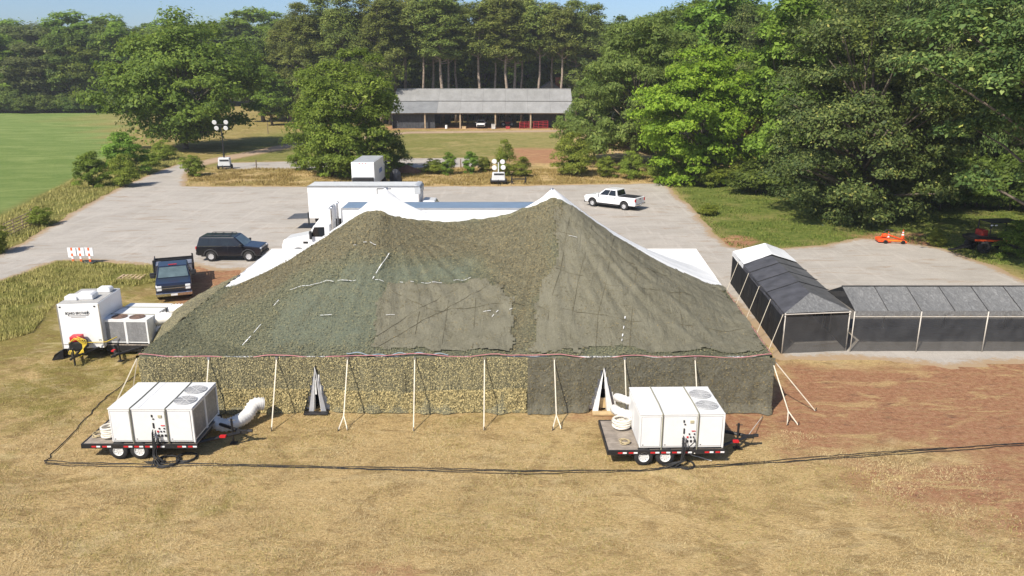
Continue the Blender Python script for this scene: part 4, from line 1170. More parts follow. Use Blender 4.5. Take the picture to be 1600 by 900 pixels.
MB().box(2.74, 2.80, -.64, .64, .92, .97).build("grille_bar", CHROME, wk, bevel=.01)
MB().box(2.885, 2.915, -.18, .18, .46, .58).build("number_plate", WHITE, wk)
for y in (-.78, .78):
    for zz in (.80, .98): MB().box(2.62, 2.79, y - .14, y + .14, zz, zz + .14).build("headlight", LAMP, wk, bevel=.02)
    MB().box(.98, 1.16, y * 1.45 - .16, y * 1.45 + .16, 1.32, 1.62).build("towing_mirror", PLASTIC, wk, bevel=.04)
MB().box(.36, .50, -.24, .24, 1.93, 1.97).build("roof_light", REDL, wk, bevel=.01)
# ---- semi truck with long trailer behind the tent
SEMI_Y = 57.3
sm = tag(empty("semi_truck", (-12.4, SEMI_Y, 0), math.pi), "white semi tractor with long white trailer, pale blue roof, behind the tent", "truck")
MB().box(-14.6, 0, -1.3, 1.3, 1.15, 4.02).build("trailer_box", WHITE, sm, bevel=.04)
MB().box(-14.55, -.05, -1.24, 1.24, 4.03, 4.05).build("trailer_roof", pm("blue_grey_roof", (.17, .235, .32), .5, .0, var=.10, vscale=.8), sm)
for sg in (-1, 1):
    MB().box(-14.6, .01, sg * 1.305 - .012, sg * 1.305 + .012, 3.92, 4.06).build("roof_rail", ALU, sm)
    MB().box(-14.6, 0, sg * 1.305 - .012, sg * 1.305 + .012, 1.13, 1.25).build("side_rail", ALU, sm)
    MB().box(-.08, .02, sg * 1.28 - .04, sg * 1.28 + .04, 1.15, 4.04).build("corner_post", ALU, sm)
    for x in (-13.2, -11.9): wheel(sm, x, sg * 1.08, .51, .55, sg, RIMW, 5)
    for x in (-1.2, .2): wheel(sm, x, sg * 1.05, .51, .50, sg, RIMW, 5)
    wheel(sm, 3.35, sg * 1.05, .51, .30, sg, ALU, 8)
MB().box(-1.9, 4.2, -.45, .45, .62, 1.0).build("tractor_frame", BLACKM, sm)
MB().box(-14.4, -11, -1.0, 1.0, .75, 1.14).build("bogie", BLACKM, sm)
MB().prism([(2.55, .75), (4.55, .70), (4.62, 1.15), (4.45, 1.62), (2.65, 1.98), (2.55, 1.98)], .98, -.98).build("hood", CARW, sm, bevel=.12, seg=3)
MB().prism([(.95, .75), (2.62, .75), (2.62, 1.92), (2.12, 2.72), (1.95, 2.80), (.95, 2.82)], 1.12, -1.12).build("cab", CARW, sm, bevel=.08, seg=3)
MB().prism([(.98, 2.80), (2.05, 2.78), (1.75, 3.15), (1.05, 4.0), (.98, 4.0)], .98, -.98).build("roof_fairing", CARW, sm, bevel=.08, seg=3)
m = MB(); m.quad((2.60, -.92, 1.98), (2.60, .92, 1.98), (2.16, .84, 2.68), (2.16, -.84, 2.68)); o_ = m.build("windscreen", GLASS, sm); o_.location.x = .02
for sg in (-1, 1):
    q = [(1.35, sg * 1.135, 1.90), (2.42, sg * 1.135, 1.90), (2.08, sg * 1.135, 2.60), (1.35, sg * 1.135, 2.62)]
    m = MB(); m.quad(*(q if sg < 0 else q[::-1])); m.build("side_window", GLASS, sm)
    MB().tube([(.78, sg * 1.02, .9), (.78, sg * 1.02, 3.95), (.70, sg * 1.02, 4.12)], .075, 10).build("exhaust_stack", CHROME, sm, smooth=True)
    MB().box(2.25, 2.42, sg * 1.33 - .10, sg * 1.33 + .10, 1.75, 2.35).build("mirror", PLASTIC, sm, bevel=.03)
    MB().box(2.6, 3.0, sg * .99 - .01, sg * .99 + .01, 1.35, 1.50).build("hood_vent", PLASTIC, sm)
    MB().box(4.35, 4.56, sg * .78 - .16, sg * .78 + .16, 1.05, 1.30).build("headlight", LAMP, sm, bevel=.03)
    MB().prism([(.86, 2.85), (1.0, 2.85), (1.0, 3.95), (.86, 3.85)], sg * .97 - .02, sg * .97 + .02).build("side_fairing", CARW, sm)
    MB().prism(arch(3.35, .66, .62, 10) + [(4.01, .50), (3.93, .55)] + arch(3.35, .56, .58, 10)[::-1][1:-1] + [(2.77, .55)], sg * 1.02 - .12, sg * 1.02 + .12).build("fender", CARW, sm)
    MB().tube([(.0, sg * .7, 1.05), (1.3, sg * .7, 1.05)], .28, 12).build("fuel_tank", CHROME, sm)
MB().box(4.5, 4.75, -1.15, 1.15, .45, .80).build("bumper", CHROME, sm, bevel=.05)
MB().box(4.52, 4.64, -.45, .45, .90, 1.45).build("grille", CHROME, sm, bevel=.03)
MB().tube([(.9, .3, 2.2), (.45, .2, 1.6), (.1, 0, 2.3)], .03, 6).tube([(.9, -.2, 2.2), (.5, -.1, 1.5), (.1, .1, 2.2)], .03, 6).build("air_line", PLASTIC, sm)
# ---- long box truck behind it (cab to the right, lift gate down at the left)
y0 = 67.6
bt = tag(empty("box_truck", (-17.8, y0 + 1.3, 0)), "long white box truck with its lift gate folded down at the left", "box truck")
MB().box(0, 9.75, -1.3, 1.3, 1.05, 3.90).build("cargo_box", WHITE, bt, bevel=.05)
MB().box(.06, 9.4, -1.22, 1.22, 3.905, 3.93).build("roof_skin", pm("grey_white_roof", (.60, .61, .60), .5, var=.08, dirt=.15), bt)
MB().prism([(9.30, 3.2), (9.86, 3.2), (9.86, 3.66), (9.74, 3.90), (9.50, 3.99), (9.30, 4.0)], 1.315, -1.315).build("nose_fairing", pm("grey_fairing", (.48, .50, .52), .4, var=.1), bt, bevel=.05)
for sg in (-1, 1):
    MB().box(0, 9.7, sg * 1.305 - .012, sg * 1.305 + .012, 3.80, 3.94).build("roof_rail", ALU, bt)
    MB().box(9.66, 9.78, sg * 1.28 - .045, sg * 1.28 + .045, 1.05, 3.2).build("corner_post", ALU, bt)
    wheel(bt, 1.9, sg * 1.0, .48, .5, sg, RIMW, 5); wheel(bt, 10.9, sg * 1.0, .48, .3, sg, RIMW, 5)
    m = MB().box(10.25, 10.95, sg * 1.03 - .012, sg * 1.03 + .012, 1.75, 2.35); m.build("side_window", GLASS, bt)
    MB().box(6.05, 6.09, sg * 1.31 - .01, sg * 1.31 + .01, 1.3, 3.70).build("door_frame", PLASTIC, bt)
MB().box(6.05, 7.3, -1.325, -1.302, 3.66, 3.72).build("awning_rail", PLASTIC, bt)
MB().box(.3, 11.2, -.45, .45, .6, 1.04).build("frame", BLACKM, bt)
MB().prism([(9.9, .75), (12.6, .70), (12.66, 1.35), (12.4, 1.62), (11.45, 1.78), (11.0, 2.55), (9.9, 2.6)], 1.0, -1.0).build("cab", CARW, bt, bevel=.1, seg=3)
m = MB(); m.quad((11.47, .85, 1.82), (11.47, -.85, 1.82), (11.06, -.78, 2.48), (11.06, .78, 2.48)); m.build("windscreen", GLASS, bt)
g = MB().hexa([(-1.95, -1.22, .98), (0, -1.22, 1.05), (0, 1.22, 1.05), (-1.95, 1.22, .98), (-1.95, -1.22, 1.04), (0, -1.22, 1.12), (0, 1.22, 1.12), (-1.95, 1.22, 1.04)])
g.build("lift_gate", pm("gate_steel", (.13, .13, .135), .5, .4, var=.25), bt)
MB().box(-.12, -.01, -1.28, -1.16, .5, 1.6).box(-.12, -.01, 1.16, 1.28, .5, 1.6).build("gate_column", BLACKM, bt)
# ---- smaller box truck seen from behind
b3 = tag(empty("box_truck", (-16.65, 87.4, 0)), "small white box truck seen from behind at the far edge of the lot", "box truck")
MB().box(-1.28, 1.28, 0, 6.6, 1.0, 3.62).build("cargo_box", WHITE, b3, bevel=.04)
MB().box(-1.2, 1.2, .05, 6.5, 3.625, 3.645).build("roof_skin", pm("grey_roof", (.36, .38, .40), .6, var=.12), b3)
MB().box(-1.15, 1.15, -.03, -.005, 1.95, 3.42).build("roll_door", pm("door_white", (.76, .76, .75), .5, var=.04), b3)
for z in (2.3, 2.7, 3.1): MB().box(-1.14, 1.14, -.036, -.031, z, z + .012).build("door_joint", pm("joint_grey", (.45, .45, .45), .6), b3)
MB().box(-1.2, 1.2, -.30, -.04, .95, 1.92).build("lift_gate", BLACKM, b3, bevel=.02)
MB().box(-1.28, 1.28, -.02, .02, 3.44, 3.60).build("header", WHITE, b3, bevel=.01)
for x in (-.35, 0, .35): MB().box(x - .06, x + .06, -.05, -.02, 3.47, 3.53).build("marker_light", REDL, b3)
for sg in (-1, 1):
    for y in (1.6, 7.9):
        w_ = MB().cone((0, 0), .46, .46, -.2, .2, 18); w_.v = [(sg * 1.0 + z, y + x, .46 + yy) for x, yy, z in w_.v]; w_.build("wheel", RUBBER, b3)
MB().box(-1.02, 1.02, 6.75, 9.0, .7, 2.45).build("cab", CARW, b3, bevel=.12)
MB().box(-.4, .4, .2, 8.6, .55, .98).build("frame", BLACKM, b3)
MB().box(1.282, 1.288, 3.2, 5.2, 2.0, 2.5).build("blue_stripe", pm("blue_print", (.14, .22, .45), .5), b3)
# black covered thing beside it
tp = MB(); ringp = []
for i, (z, r) in enumerate([(0, .62), (.3, .72), (.9, .66), (1.5, .62), (1.8, .46), (2.0, .2), (2.02, .02)]):
    for k in range(14):
        a_ = 2 * math.pi * k / 14; q = r * (1 + .12 * math.sin(a_ * 4 + i)); tp.v.append((q * math.cos(a_), q * .8 * math.sin(a_), z))
for i in range(6):
    for k in range(14): tp.f.append((i * 14 + k, i * 14 + (k + 1) % 14, (i + 1) * 14 + (k + 1) % 14, (i + 1) * 14 + k))
o_ = tp.build("covered_heater", pm("black_tarp", (.02, .022, .028), .45, var=.3), smooth=False); o_.location = at(619, 290)
tag(o_, "black tarpaulin wrapped object standing right of the small box truck", "covered object")

# ------------------------------------------------------------------ cooling units on trailers
HV_W = pm("unit_white", (.72, .72, .71), .45, var=.03, dirt=.08)
HV_G = pm("unit_joint_grey", (.22, .22, .23), .8)  # grey of the thin joint lines around the unit panels
HV_L = pm("unit_seam", (.10, .10, .105), .7)
COIL = NT("coil_fins")
cw = COIL.n("ShaderNodeTexWave"); cw.inputs["Scale"].default_value = 14; cw.inputs["Distortion"].default_value = 1.2
COIL.l(COIL.tc, cw.inputs["Vector"])
COIL.base(COIL.mix(.5, COIL.ramp(cw.outputs[0], [(.2, (.16, .16, .165)), (.8, (.40, .40, .41))]), COIL.ramp(COIL.noise(2.5, 6, .7), [(.3, (.20, .20, .205)), (.7, (.46, .46, .46))])))
COIL.b.inputs["Roughness"].default_value = .55; COIL.b.inputs["Metallic"].default_value = .4
COIL = COIL.m
FANM = pm("fan_grille", (.30, .30, .30), .7, .0, var=.2, vscale=6)
FAND = pm("fan_dark", (.11, .085, .075), .7, var=.3)
DECK = pm("deck_boards", (.27, .23, .19), .9, var=.3, vscale=3, dirt=.3)
REDT = pm("red_tape", (.55, .02, .025), .4, var=.05)
HOSE = pm("hose_white", (.66, .62, .54), .7, var=.12, vscale=4)
DUCT = pm("duct_white", (.74, .72, .68), .65, var=.08, vscale=3, dirt=.1)
CABLE = pm("black_cable", (.020, .020, .021), .65, var=.3)
UL, UW, UH, DZ = 3.02, 2.42, 1.38, .62
def hvac(loc, rz, label_u, label_t, long_deck=True, fan_dark=False, k=1.0):
    u = tag(empty("cooling_unit", (loc[0], loc[1], DZ + .02), rz), label_u, "cooling unit", "cooling units around the tent")
    x0, x1, y0, y1, z1 = -UL / 2, UL / 2, -UW / 2, UW / 2, UH
    MB().box(x0, x1, y0, y1, .06, z1 - .03).build("housing", HV_W, u, bevel=.012)
    MB().box(x0 + .02, x1 - .02, y0 + .03, y1 - .03, 0, .06).build("base_rail", BLACKM, u)
    cuts = [x0, x0 + .80, x1 - .93, x1]
    for i in range(3):
        MB().box(cuts[i] - (.02 if i == 0 else -.012), cuts[i + 1] + (.02 if i == 2 else -.012), y0 - .02, y1 + .02, z1 - .03, z1 + .005).build("roof_panel", HV_W, u, bevel=.008)
        MB().box(cuts[i] + .06, cuts[i + 1] - .06, y0 - .012, y0 + .004, .12, z1 - .12).build("front_panel", HV_W, u, bevel=.006)
        MB().box(cuts[i] + .06, cuts[i + 1] - .06, y1 - .004, y1 + .012, .12, z1 - .12).build("rear_panel", HV_W, u, bevel=.006)
        for (ga, gb, gc, gd) in ((cuts[i] + .045, cuts[i] + .058, .10, z1 - .10), (cuts[i + 1] - .058, cuts[i + 1] - .045, .10, z1 - .10)):
            MB().box(ga, gb, y0 - .006, y0 + .002, gc, gd).build("panel_joint", HV_G, u)
        for gz_ in (.105, z1 - .115): MB().box(cuts[i] + .06, cuts[i + 1] - .06, y0 - .006, y0 + .002, gz_, gz_ + .013).build("panel_joint", HV_G, u)
        MB().box(cuts[i] + .10, cuts[i] + .15, y0 - .02, y0 - .011, .16, .19).build("latch", HV_L, u)
    MB().box(-.42, -.405, y0, y1, z1 + .004, z1 + .012).build("roof_seam", pm("seam_grey", (.55, .55, .55), .6), u)
    for xx in cuts[1:3]:
        pts = [(xx, y0 - .03, -.06), (xx, y0 - .035, z1 - .02), (xx, y0 - .02, z1 + .02), (xx + .02, y0 * .3, z1 + .022), (xx, y1 + .02, z1 + .02), (xx, y1 + .03, -.06)]
        mb = MB()
        for a_, b_ in zip(pts[:-1], pts[1:]):
            mb.tube([a_, b_], .026, 4)
        mb.build("tie_down_strap", pm("strap_olive", (.24, .23, .17), .8), u)
    for yy in (-.52, .46):
        fx = x1 - .47
        MB().tube([(fx, yy, z1 + .004), (fx, yy, z1 + .03)], .40, 28).build("fan", FAND if fan_dark else FANM, u)
        f = MB()
        for rr in (.10, .17, .24, .31, .38, .41):
            f.tube([(fx + rr * math.cos(t * math.pi / 12), yy + rr * math.sin(t * math.pi / 12), z1 + .038) for t in range(25)], .007, 4, False)
        for t in range(8): f.tube([(fx, yy, z1 + .045), (fx + .41 * math.cos(t * .785), yy + .41 * math.sin(t * .785), z1 + .04)], .008, 4)
        f.build("fan_guard", pm("guard_grey", (.52, .52, .52), .6) if not fan_dark else pm("rust_guard", (.26, .16, .12), .6), u)
    for a_, b_ in ((y0 + .10, -.08), (.08, y1 - .10)):
        MB().box(x1 - .005, x1 + .012, a_, b_, .14, z1 - .14).build("coil", COIL, u)
        MB().box(x0 - .012, x0 + .005, a_, b_, .14, z1 - .14).build("end_panel", HV_W, u, bevel=.006)
    MB().box(x1 - .02, x1 + .03, y0 - .01, y0 + .07, .04, z1).box(x1 - .02, x1 + .03, y1 - .07, y1 + .01, .04, z1).box(x1 - .02, x1 + .03, -.06, .06, .04, z1).box(x1 - .02, x1 + .032, y0 + .06, y1 - .06, z1 - .12, z1 - .04).build("corner_frame", HV_W, u)
    # controls
    for (px, pz, w_, h_, m_) in [(.06, 1.10, .05, .09, PLASTIC), (.10, .98, .06, .04, PLASTIC), (.08, .72, .05, .20, PLASTIC), (.35, 1.08, .13, .10, pm("brass_tag", (.42, .38, .25), .5)), (.42, .72, .14, .025, REDT), (.28, .60, .05, .05, PLASTIC), (.46, .60, .05, .05, PLASTIC),
                                  (.22, .48, .06, .06, REDT), (.33, .48, .05, .05, PLASTIC), (.44, .48, .05, .05, PLASTIC), (.22, .32, .07, .08, PLASTIC), (.35, .32, .07, .08, PLASTIC), (.48, .32, .07, .08, PLASTIC)]:
        MB().box(px - w_ / 2, px + w_ / 2, y0 - .04, y0 - .012, pz - h_ / 2, pz + h_ / 2).build("control", m_, u)
    # trailer
    t = tag(empty("flatbed_trailer", (loc[0], loc[1], 0), rz), label_t, "trailer", "flatbed trailers under the cooling units")
    dx0 = x0 - (1.12 if long_deck else .15)
    nb = 14
    for i in range(nb):
        a_ = -1.22 + 2.44 * i / nb
        MB().box(dx0 + .03, x1 + .05, a_ + .006, a_ + 2.44 / nb - .006, DZ - .05, DZ - random.uniform(0, .008)).build("deck_board", DECK, t)
    MB().box(dx0, x1 + .1, -1.27, -1.21, DZ - .17, DZ + .01).box(dx0, x1 + .1, 1.21, 1.27, DZ - .17, DZ + .01).box(dx0 - .04, dx0 + .02, -1.27, 1.27, DZ - .17, DZ + .012).box(dx0, x1, -.5, .5, DZ - .22, DZ - .06).build("frame", BLACKM, t, bevel=.008)
    for i in range(10):
        xx = dx0 + .35 + i * (x1 - dx0 - .2) / 10
        if i in (2, 7): continue
        MB().box(xx, xx + .17, -1.276, -1.27, DZ - .12, DZ - .06).build("reflective_tape", REDT, t)
        MB().box(xx + .18, xx + .32, -1.276, -1.27, DZ - .12, DZ - .06).build("reflective_tape", WHITE, t)
    for xx in (x0 + .18, x0 + .96):
        for sg in (-1, 1): wheel(t, xx, sg * 1.16, .345, .2, sg, RIMW, 8)
    MB().box(x0 - .25, x0 + 1.4, -1.05, 1.05, .30, .42).build("axle_beam", BLACKM, t)
    MB().tube([(x1 - .3, -1.0, DZ - .14), (x1 + 1.25, -.06, DZ - .12), (x1 + 1.25, .06, DZ - .12), (x1 - .3, 1.0, DZ - .14)], .065, 6).box(x1 + 1.1, x1 + 1.55, -.06, .06, DZ - .18, DZ - .06).build("tongue", BLACKM, t)
    MB().tube([(x1 + .95, 0, .06), (x1 + .95, 0, DZ + .42)], .045, 8).box(x1 + .83, x1 + 1.07, -.11, .11, 0, .05).tube([(x1 + .85, 0, DZ + .36), (x1 + 1.1, 0, DZ + .36)], .02, 5).build("jack", BLACKM, t)
    MB().tube([(x1 + 1.55, -.0, DZ - .08), (x1 + 1.72, 0, DZ - .08)], .07, 8).build("coupler", BLACKM, t)
    MB().box(x1 + .62, x1 + .85, -.50, -.36, DZ - .13, DZ - .06).build("reflective_tape", REDT, t)
    if k < 1: MB().box(x1 - .1, x1 + .04, -1.2, 1.2, .22, DZ - .01).build("skirt", BLACKM, t)
    u.scale = t.scale = (k, k, k); u.location.z *= k
    return u, t
pl = at(240, 693, .64); pr = at(1062.5, 702, .64)
hvac((pl.x, pl.y + UW / 2 + .03), R_(0), "white cooling unit at the front left corner with two silver roof fans", "black flatbed trailer with white wheels under the front left cooling unit")
hvac((pr.x, pr.y + UW / 2 + .03), R_(1.2), "white cooling unit in front of the right tent door with two silver roof fans", "black flatbed trailer with an open wooden deck under the right cooling unit")
pb = at(201, 536, .64)
h3 = R_(-90 - 2)
hvac((pb.x, pb.y + UL / 2 * .92 + .02), h3, "weathered white cooling unit with rust brown fans and grey coils towards the camera", "black trailer under the weathered cooling unit with its tongue pointing forward", False, True, .92)
# coils, hoses, ducts
def coil_thing(name, label, cat, loc, r, turns, pitch, thick, mat, wob=.04, rz=0, seed=1):
    rr_ = random.Random(seed); pts = []
    for i in range(turns * 16 + 1):
        a_ = 2 * math.pi * i / 16; q = r * (1 + wob * math.sin(i * .7) + .05 * math.sin(i * .21))
        pts.append((loc[0] + q * math.cos(a_), loc[1] + q * math.sin(a_), loc[2] + thick + pitch * i / 16 + .01 * math.sin(i)))
    return tag(MB().tube(pts, thick, 6).build(name, mat, smooth=True), label, cat)
dk = DZ + .01
xl = pl.x - UL / 2; yl = pl.y
coil_thing("coiled_hose", "white hose coiled on the back corner of the left trailer deck", "hose", (xl - .42, yl + 1.75, dk), .34, 6, .075, .045, HOSE, seed=1)
coil_thing("coiled_hose", "white hose coiled on the near side of the left trailer deck", "hose", (xl - .34, yl + .62, dk), .30, 5, .075, .045, HOSE, seed=2)
xr = pr.x - UL / 2; yr = pr.y
coil_thing("coiled_hose", "thick stack of coiled white hose on the right trailer deck", "hose", (xr - .36, yr + 1.80, dk), .33, 4, .085, .05, HOSE, seed=3)
coil_thing("rope_heap", "small heap of rope lying on the right trailer deck", "rope", (xr - .42, yr + .55, dk), .18, 3, .02, .018, pm("rope_tan", (.42, .34, .20), .9), .2, seed=4)
coil_thing("rope_heap", "small heap of straps on the left trailer deck end", "rope", (xl - .85, yl + .7, dk), .20, 3, .02, .018, pm("rope_tan", (.42, .34, .20), .9), .2, seed=5)
def duct(pts, r, label, n=44):
    P = [Vector(p) for p in pts]
    def cr(t):
        k = min(int(t), len(P) - 2); f = t - k
        p0, p1, p2, p3 = P[max(k - 1, 0)], P[k], P[k + 1], P[min(k + 2, len(P) - 1)]
        return .5 * ((2 * p1) + (p2 - p0) * f + (2 * p0 - 5 * p1 + 4 * p2 - p3) * f * f + (3 * p1 - p0 - 3 * p2 + p3) * f ** 3)
    q = [cr((len(P) - 1) * i / n * .9999) for i in range(n + 1)]
    return tag(MB().tube(q, [r * (1.0 if i % 2 else .82) for i in range(n + 1)], 16).build("flexible_duct", DUCT, smooth=True), label, "duct")
xe = pl.x + UL / 2
duct([(xe - .3, yl + 2.2, .60), (xe + .25, yl + 2.1, .36), (xe + .7, yl + 2.35, .38), (xe + 1.0, yl + 2.8, .45), (xe + 1.2, yl + 3.15, .75), (xe + 1.5, yl + 3.35, .70)], .28, "white flexible duct from the front left cooling unit to the tent wall")
duct([(xr + .10, yr + 2.3, 1.45), (xr - .30, yr + 2.55, 1.50), (xr - .42, yr + 3.0, 1.35)], .17, "upper white duct end left of the right cooling unit", 14)
duct([(xr + .05, yr + 2.0, 1.0), (xr - .45, yr + 2.35, 1.05), (xr - .5, yr + 2.9, .9)], .19, "lower white duct end left of the right cooling unit", 14)
ux = pb.x - .08 + UW / 2
for i, (dy, z0_, z1_, x2, y2) in enumerate([(.95, 1.55, 1.45, 1.4, .8), (2.35, 1.55, 1.55, 1.6, .8), (1.0, 1.0, .8, 1.15, .7), (2.0, 1.0, .9, 1.5, .6)]):
    duct([(ux - .05, pb.y + dy, z0_), (ux + .45, pb.y + dy + .05, z0_ + .08), (ux + x2 * .8, pb.y + dy + .1, z1_), (ux + x2 + .9, pb.y + dy + y2 * .4, z1_ - .25)], .34, ["upper near white duct from the weathered cooling unit into the tent", "upper far white duct from the weathered cooling unit into the tent", "lower near white duct beside the weathered cooling unit", "lower far white duct hidden between the others"][i], 30)
# cables
def cable_on(ptsw, r, name, label, seed, wob=.06, n=10, root=None):
    rr_ = random.Random(seed); P = []
    for a_, b_ in zip(ptsw[:-1], ptsw[1:]):
        a_, b_ = Vector(a_), Vector(b_)
        L = max(3, int((b_ - a_).length / .35))
        for i in range(L):
            t = i / L; P.append(a_.lerp(b_, t) + Vector((rr_.uniform(-wob, wob), rr_.uniform(-wob, wob), 0)))
    P.append(Vector(ptsw[-1]))
    o = MB().tube(P, r, 5).build(name, CABLE, smooth=True)
    if root is None: tag(o, label, "cable")
    else: o.parent = root
    return o
run = [(70, 724), (110, 727), (240, 728), (320, 727), (470, 731), (640, 735), (820, 739), (1000, 737), (1040, 733), (1100, 731), (1230, 722), (1380, 710), (1500, 702), (1640, 692)]
for k_, (off, lab) in enumerate([(0, "black power cable lying along the grass in front, nearest strand"), (2.0, "black power cable lying along the grass in front, middle strand"), (3.6, "black power cable lying along the grass in front, far strand")]):
    cable_on([at(x, y - off + 1.2 * math.sin(x * .01 + k_ * 2), .02) for x, y in run], .014, "power_cable", lab, 80 + k_, .035)
cable_on([at(70, 724, .02), at(80, 710, .02), at(118, 672, .02), at(168, 618, .02), at(215, 585, .02)], .02, "power_cable", "black cable running back along the left of the front left trailer", 84)
for (bx, by, uxp, uyp, lab) in [(246, 724, pl.x + .06, yl, "black cable bundle hanging from the front left cooling unit"), (1049, 728, pr.x + .06, yr + .01, "black cable bundle hanging from the right cooling unit")]:
    cb = tag(empty("cable_bundle", (uxp, uyp - .1, 0)), lab, "cable")
    g_ = at(bx, by, .02)
    for i in range(11):
        rr_ = random.Random(i + int(bx))
        s0 = Vector((uxp + rr_.uniform(-.03, .45) * (i % 2), uyp - .04, DZ + rr_.uniform(.25, .62)))
        e_ = Vector((g_.x + rr_.uniform(-.35, .35), g_.y + rr_.uniform(-.25, .2), .03))
        P = [s0, s0 + Vector((0, -.10, -.1)), Vector((uxp + .02 + rr_.uniform(-.06, .08), uyp - .12 - rr_.uniform(0, .1), DZ - .05)), Vector((uxp + rr_.uniform(-.08, .12), uyp - .2, .28)), e_, e_ + Vector((rr_.uniform(-.8, .8), rr_.uniform(-.1, .25), 0))]
        Q = []
        for a_, b_ in zip(P[:-1], P[1:]): Q += [a_.lerp(b_, t / 4) for t in range(4)]
        rel(MB().tube(Q + [P[-1]], .018, 5).build("cable", CABLE, smooth=True), cb)
for i, (x, y, r_c) in enumerate([(262, 722, .42), (292, 716, .34), (1072, 727, .30)]):
    coil_thing("cable_coil", ["large loops of black cable on the grass before the left trailer", "smaller loop of black cable right of the large loops", "loop of black cable before the right trailer"][i], "cable", at(x, y, 0), r_c, 4 if i < 2 else 2, .012, .022, CABLE, .10, seed=i)
cable_on([(pr.x + .55, yr - .03, .5), at(1070, 706, .3), at(1085, 712, .05), at(1112, 720, .02)], .02, "white_lead", "x", 90, .02)
bpy.data.objects["white_lead"].data.materials[0] = HOSE
tag(bpy.data.objects["white_lead"], "short white lead hanging from the right cooling unit", "cable")
cable_on([at(1168, 682, .5), at(1178, 668, .35), at(1192, 650, .03)], .014, "white_line", "thin white line tied from the right trailer tongue to the ground", 91, .0)
bpy.data.objects["white_line"].data.materials[0] = HOSE

# ------------------------------------------------------------------ generator trailer with lettering
g0, g1 = at(103, 545.5, .48), at(160, 543, .48)
GH = z_at((g0.y + g1.y) / 2, 475)
gz = R_(5)
gm_ = (g0 + g1) / 2
gt = tag(empty("generator_trailer", (gm_.x, gm_.y, 0), gz), "tall white box trailer with black lettering and red front box", "trailer")
MB().box(-.98, .98, 0, 2.75, .48, GH).build("box_body", WHITE, gt, bevel=.02)
MB().box(-.94, .94, .04, 2.7, GH + .002, GH + .02).build("roof_skin", pm("grey_roof2", (.40, .39, .37), .7, var=.15, dirt=.2), gt)
for (x, y, w_, l_, hh) in [(-.52, .75, .30, .50, .24), (.08, .95, .42, .70, .30), (.52, 2.1, .32, .50, .26)]:
    MB().prism([(x - w_, GH + .02), (x + w_, GH + .02), (x + w_, GH + .02 + hh * .7), (x + w_ * .7, GH + .02 + hh), (x - w_ * .8, GH + .02 + hh), (x - w_, GH + .02 + hh * .8)], y - l_ * .5, y + l_ * .5).build("roof_vent", pm("vent_white", (.70, .70, .70), .5, var=.06), gt, bevel=.04)
for x in (-.98, .98):
    for z in (.5, 2.93): pass
    MB().box(x - .025, x + .025, -.012, .03, .5, GH - .01).build("corner_trim", ALU, gt)
for x in (-.84, .78): MB().box(x - .04, x + .04, -.02, 0, GH - .17, GH - .11).build("marker_light", PLASTIC, gt)
MB().box(-.97, .97, -.012, .0, .70, .73).build("trim_strip", ALU, gt)
def text(body, size, loc, parent, mat, name="lettering", ext=.003, sx=1.0):
    c = bpy.data.curves.new(name, 'FONT'); c.body = body; c.size = size; c.extrude = ext; c.align_x = 'CENTER'
    o = bpy.data.objects.new(name, c); link(o, parent); o.location = loc; o.rotation_euler = (math.pi / 2, 0, 0); o.scale = (sx, 1, 1)
    c.materials.append(mat)
    me = bpy.data.meshes.new_from_object(o.evaluated_get(bpy.context.evaluated_depsgraph_get()))
    q = bpy.data.objects.new(name, me); link(q, parent); q.location = loc; q.rotation_euler = o.rotation_euler; q.scale = o.scale
    bpy.data.objects.remove(o)
    return q
INK = pm("black_print", (.02, .02, .02), .6)
text("BOARD BROTHERS", .185, (-.06, -.012, GH - .53), gt, INK, sx=.72)
MB().box(-.50, .44, -.012, -.004, GH - .605, GH - .588).box(-.50, -.47, -.012, -.004, GH - .605, GH - .55).box(.42, .44, -.012, -.004, GH - .605, GH - .35).build("logo_line", INK, gt)
MB().box(-.38, .30, -.012, -.004, GH - .68, GH - .655).build("small_print", pm("grey_print", (.25, .25, .25), .7), gt)
text("14", .13, (.82, -.012, .86), gt, INK)
MB().box(-.42, .30, -.62, -.10, .62, 1.02).build("battery_box", BLACKM, gt, bevel=.04)
MB().box(-.36, .16, -.60, -.12, 1.02, 1.30).build("red_box", pm("red_plastic", (.50, .02, .035), .4), gt, bevel=.06)
MB().tube([(-.75, .1, .5), (0, -1.25, .46), (.75, .1, .5)], .06, 6).tube([(0, -.4, .5), (0, -1.5, .46)], .06, 6).tube([(0, -1.15, .02), (0, -1.15, .9)], .045, 8).build("tongue", BLACKM, gt)
for sg in (-1, 1):
    for y in (1.1, 1.9):
        w_ = MB().cone((0, 0), .34, .34, -.1, .1, 18); w_.v = [(sg * 1.05 + z, y + x, .34 + yy) for x, yy, z in w_.v]; w_.build("wheel", RUBBER, gt)
MB().box(-.85, .85, .05, 2.7, .34, .48).build("frame", BLACKM, gt)
MB().hexa([(-1.45, -.35, .02), (-.98, -.15, .02), (-.98, .45, .02), (-1.45, .2, .02), (-1.30, -.30, .30), (-.98, -.1, .46), (-.98, .40, .46), (-1.30, .2, .30)]).build("fender", BLACKM, gt)
YEL = pm("yellow_cable", (.68, .50, .05), .6)
yc = tag(empty("yellow_cable", (gm_.x, gm_.y, 0), gz), "yellow cables looped over the red front box of the lettered trailer", "cable")
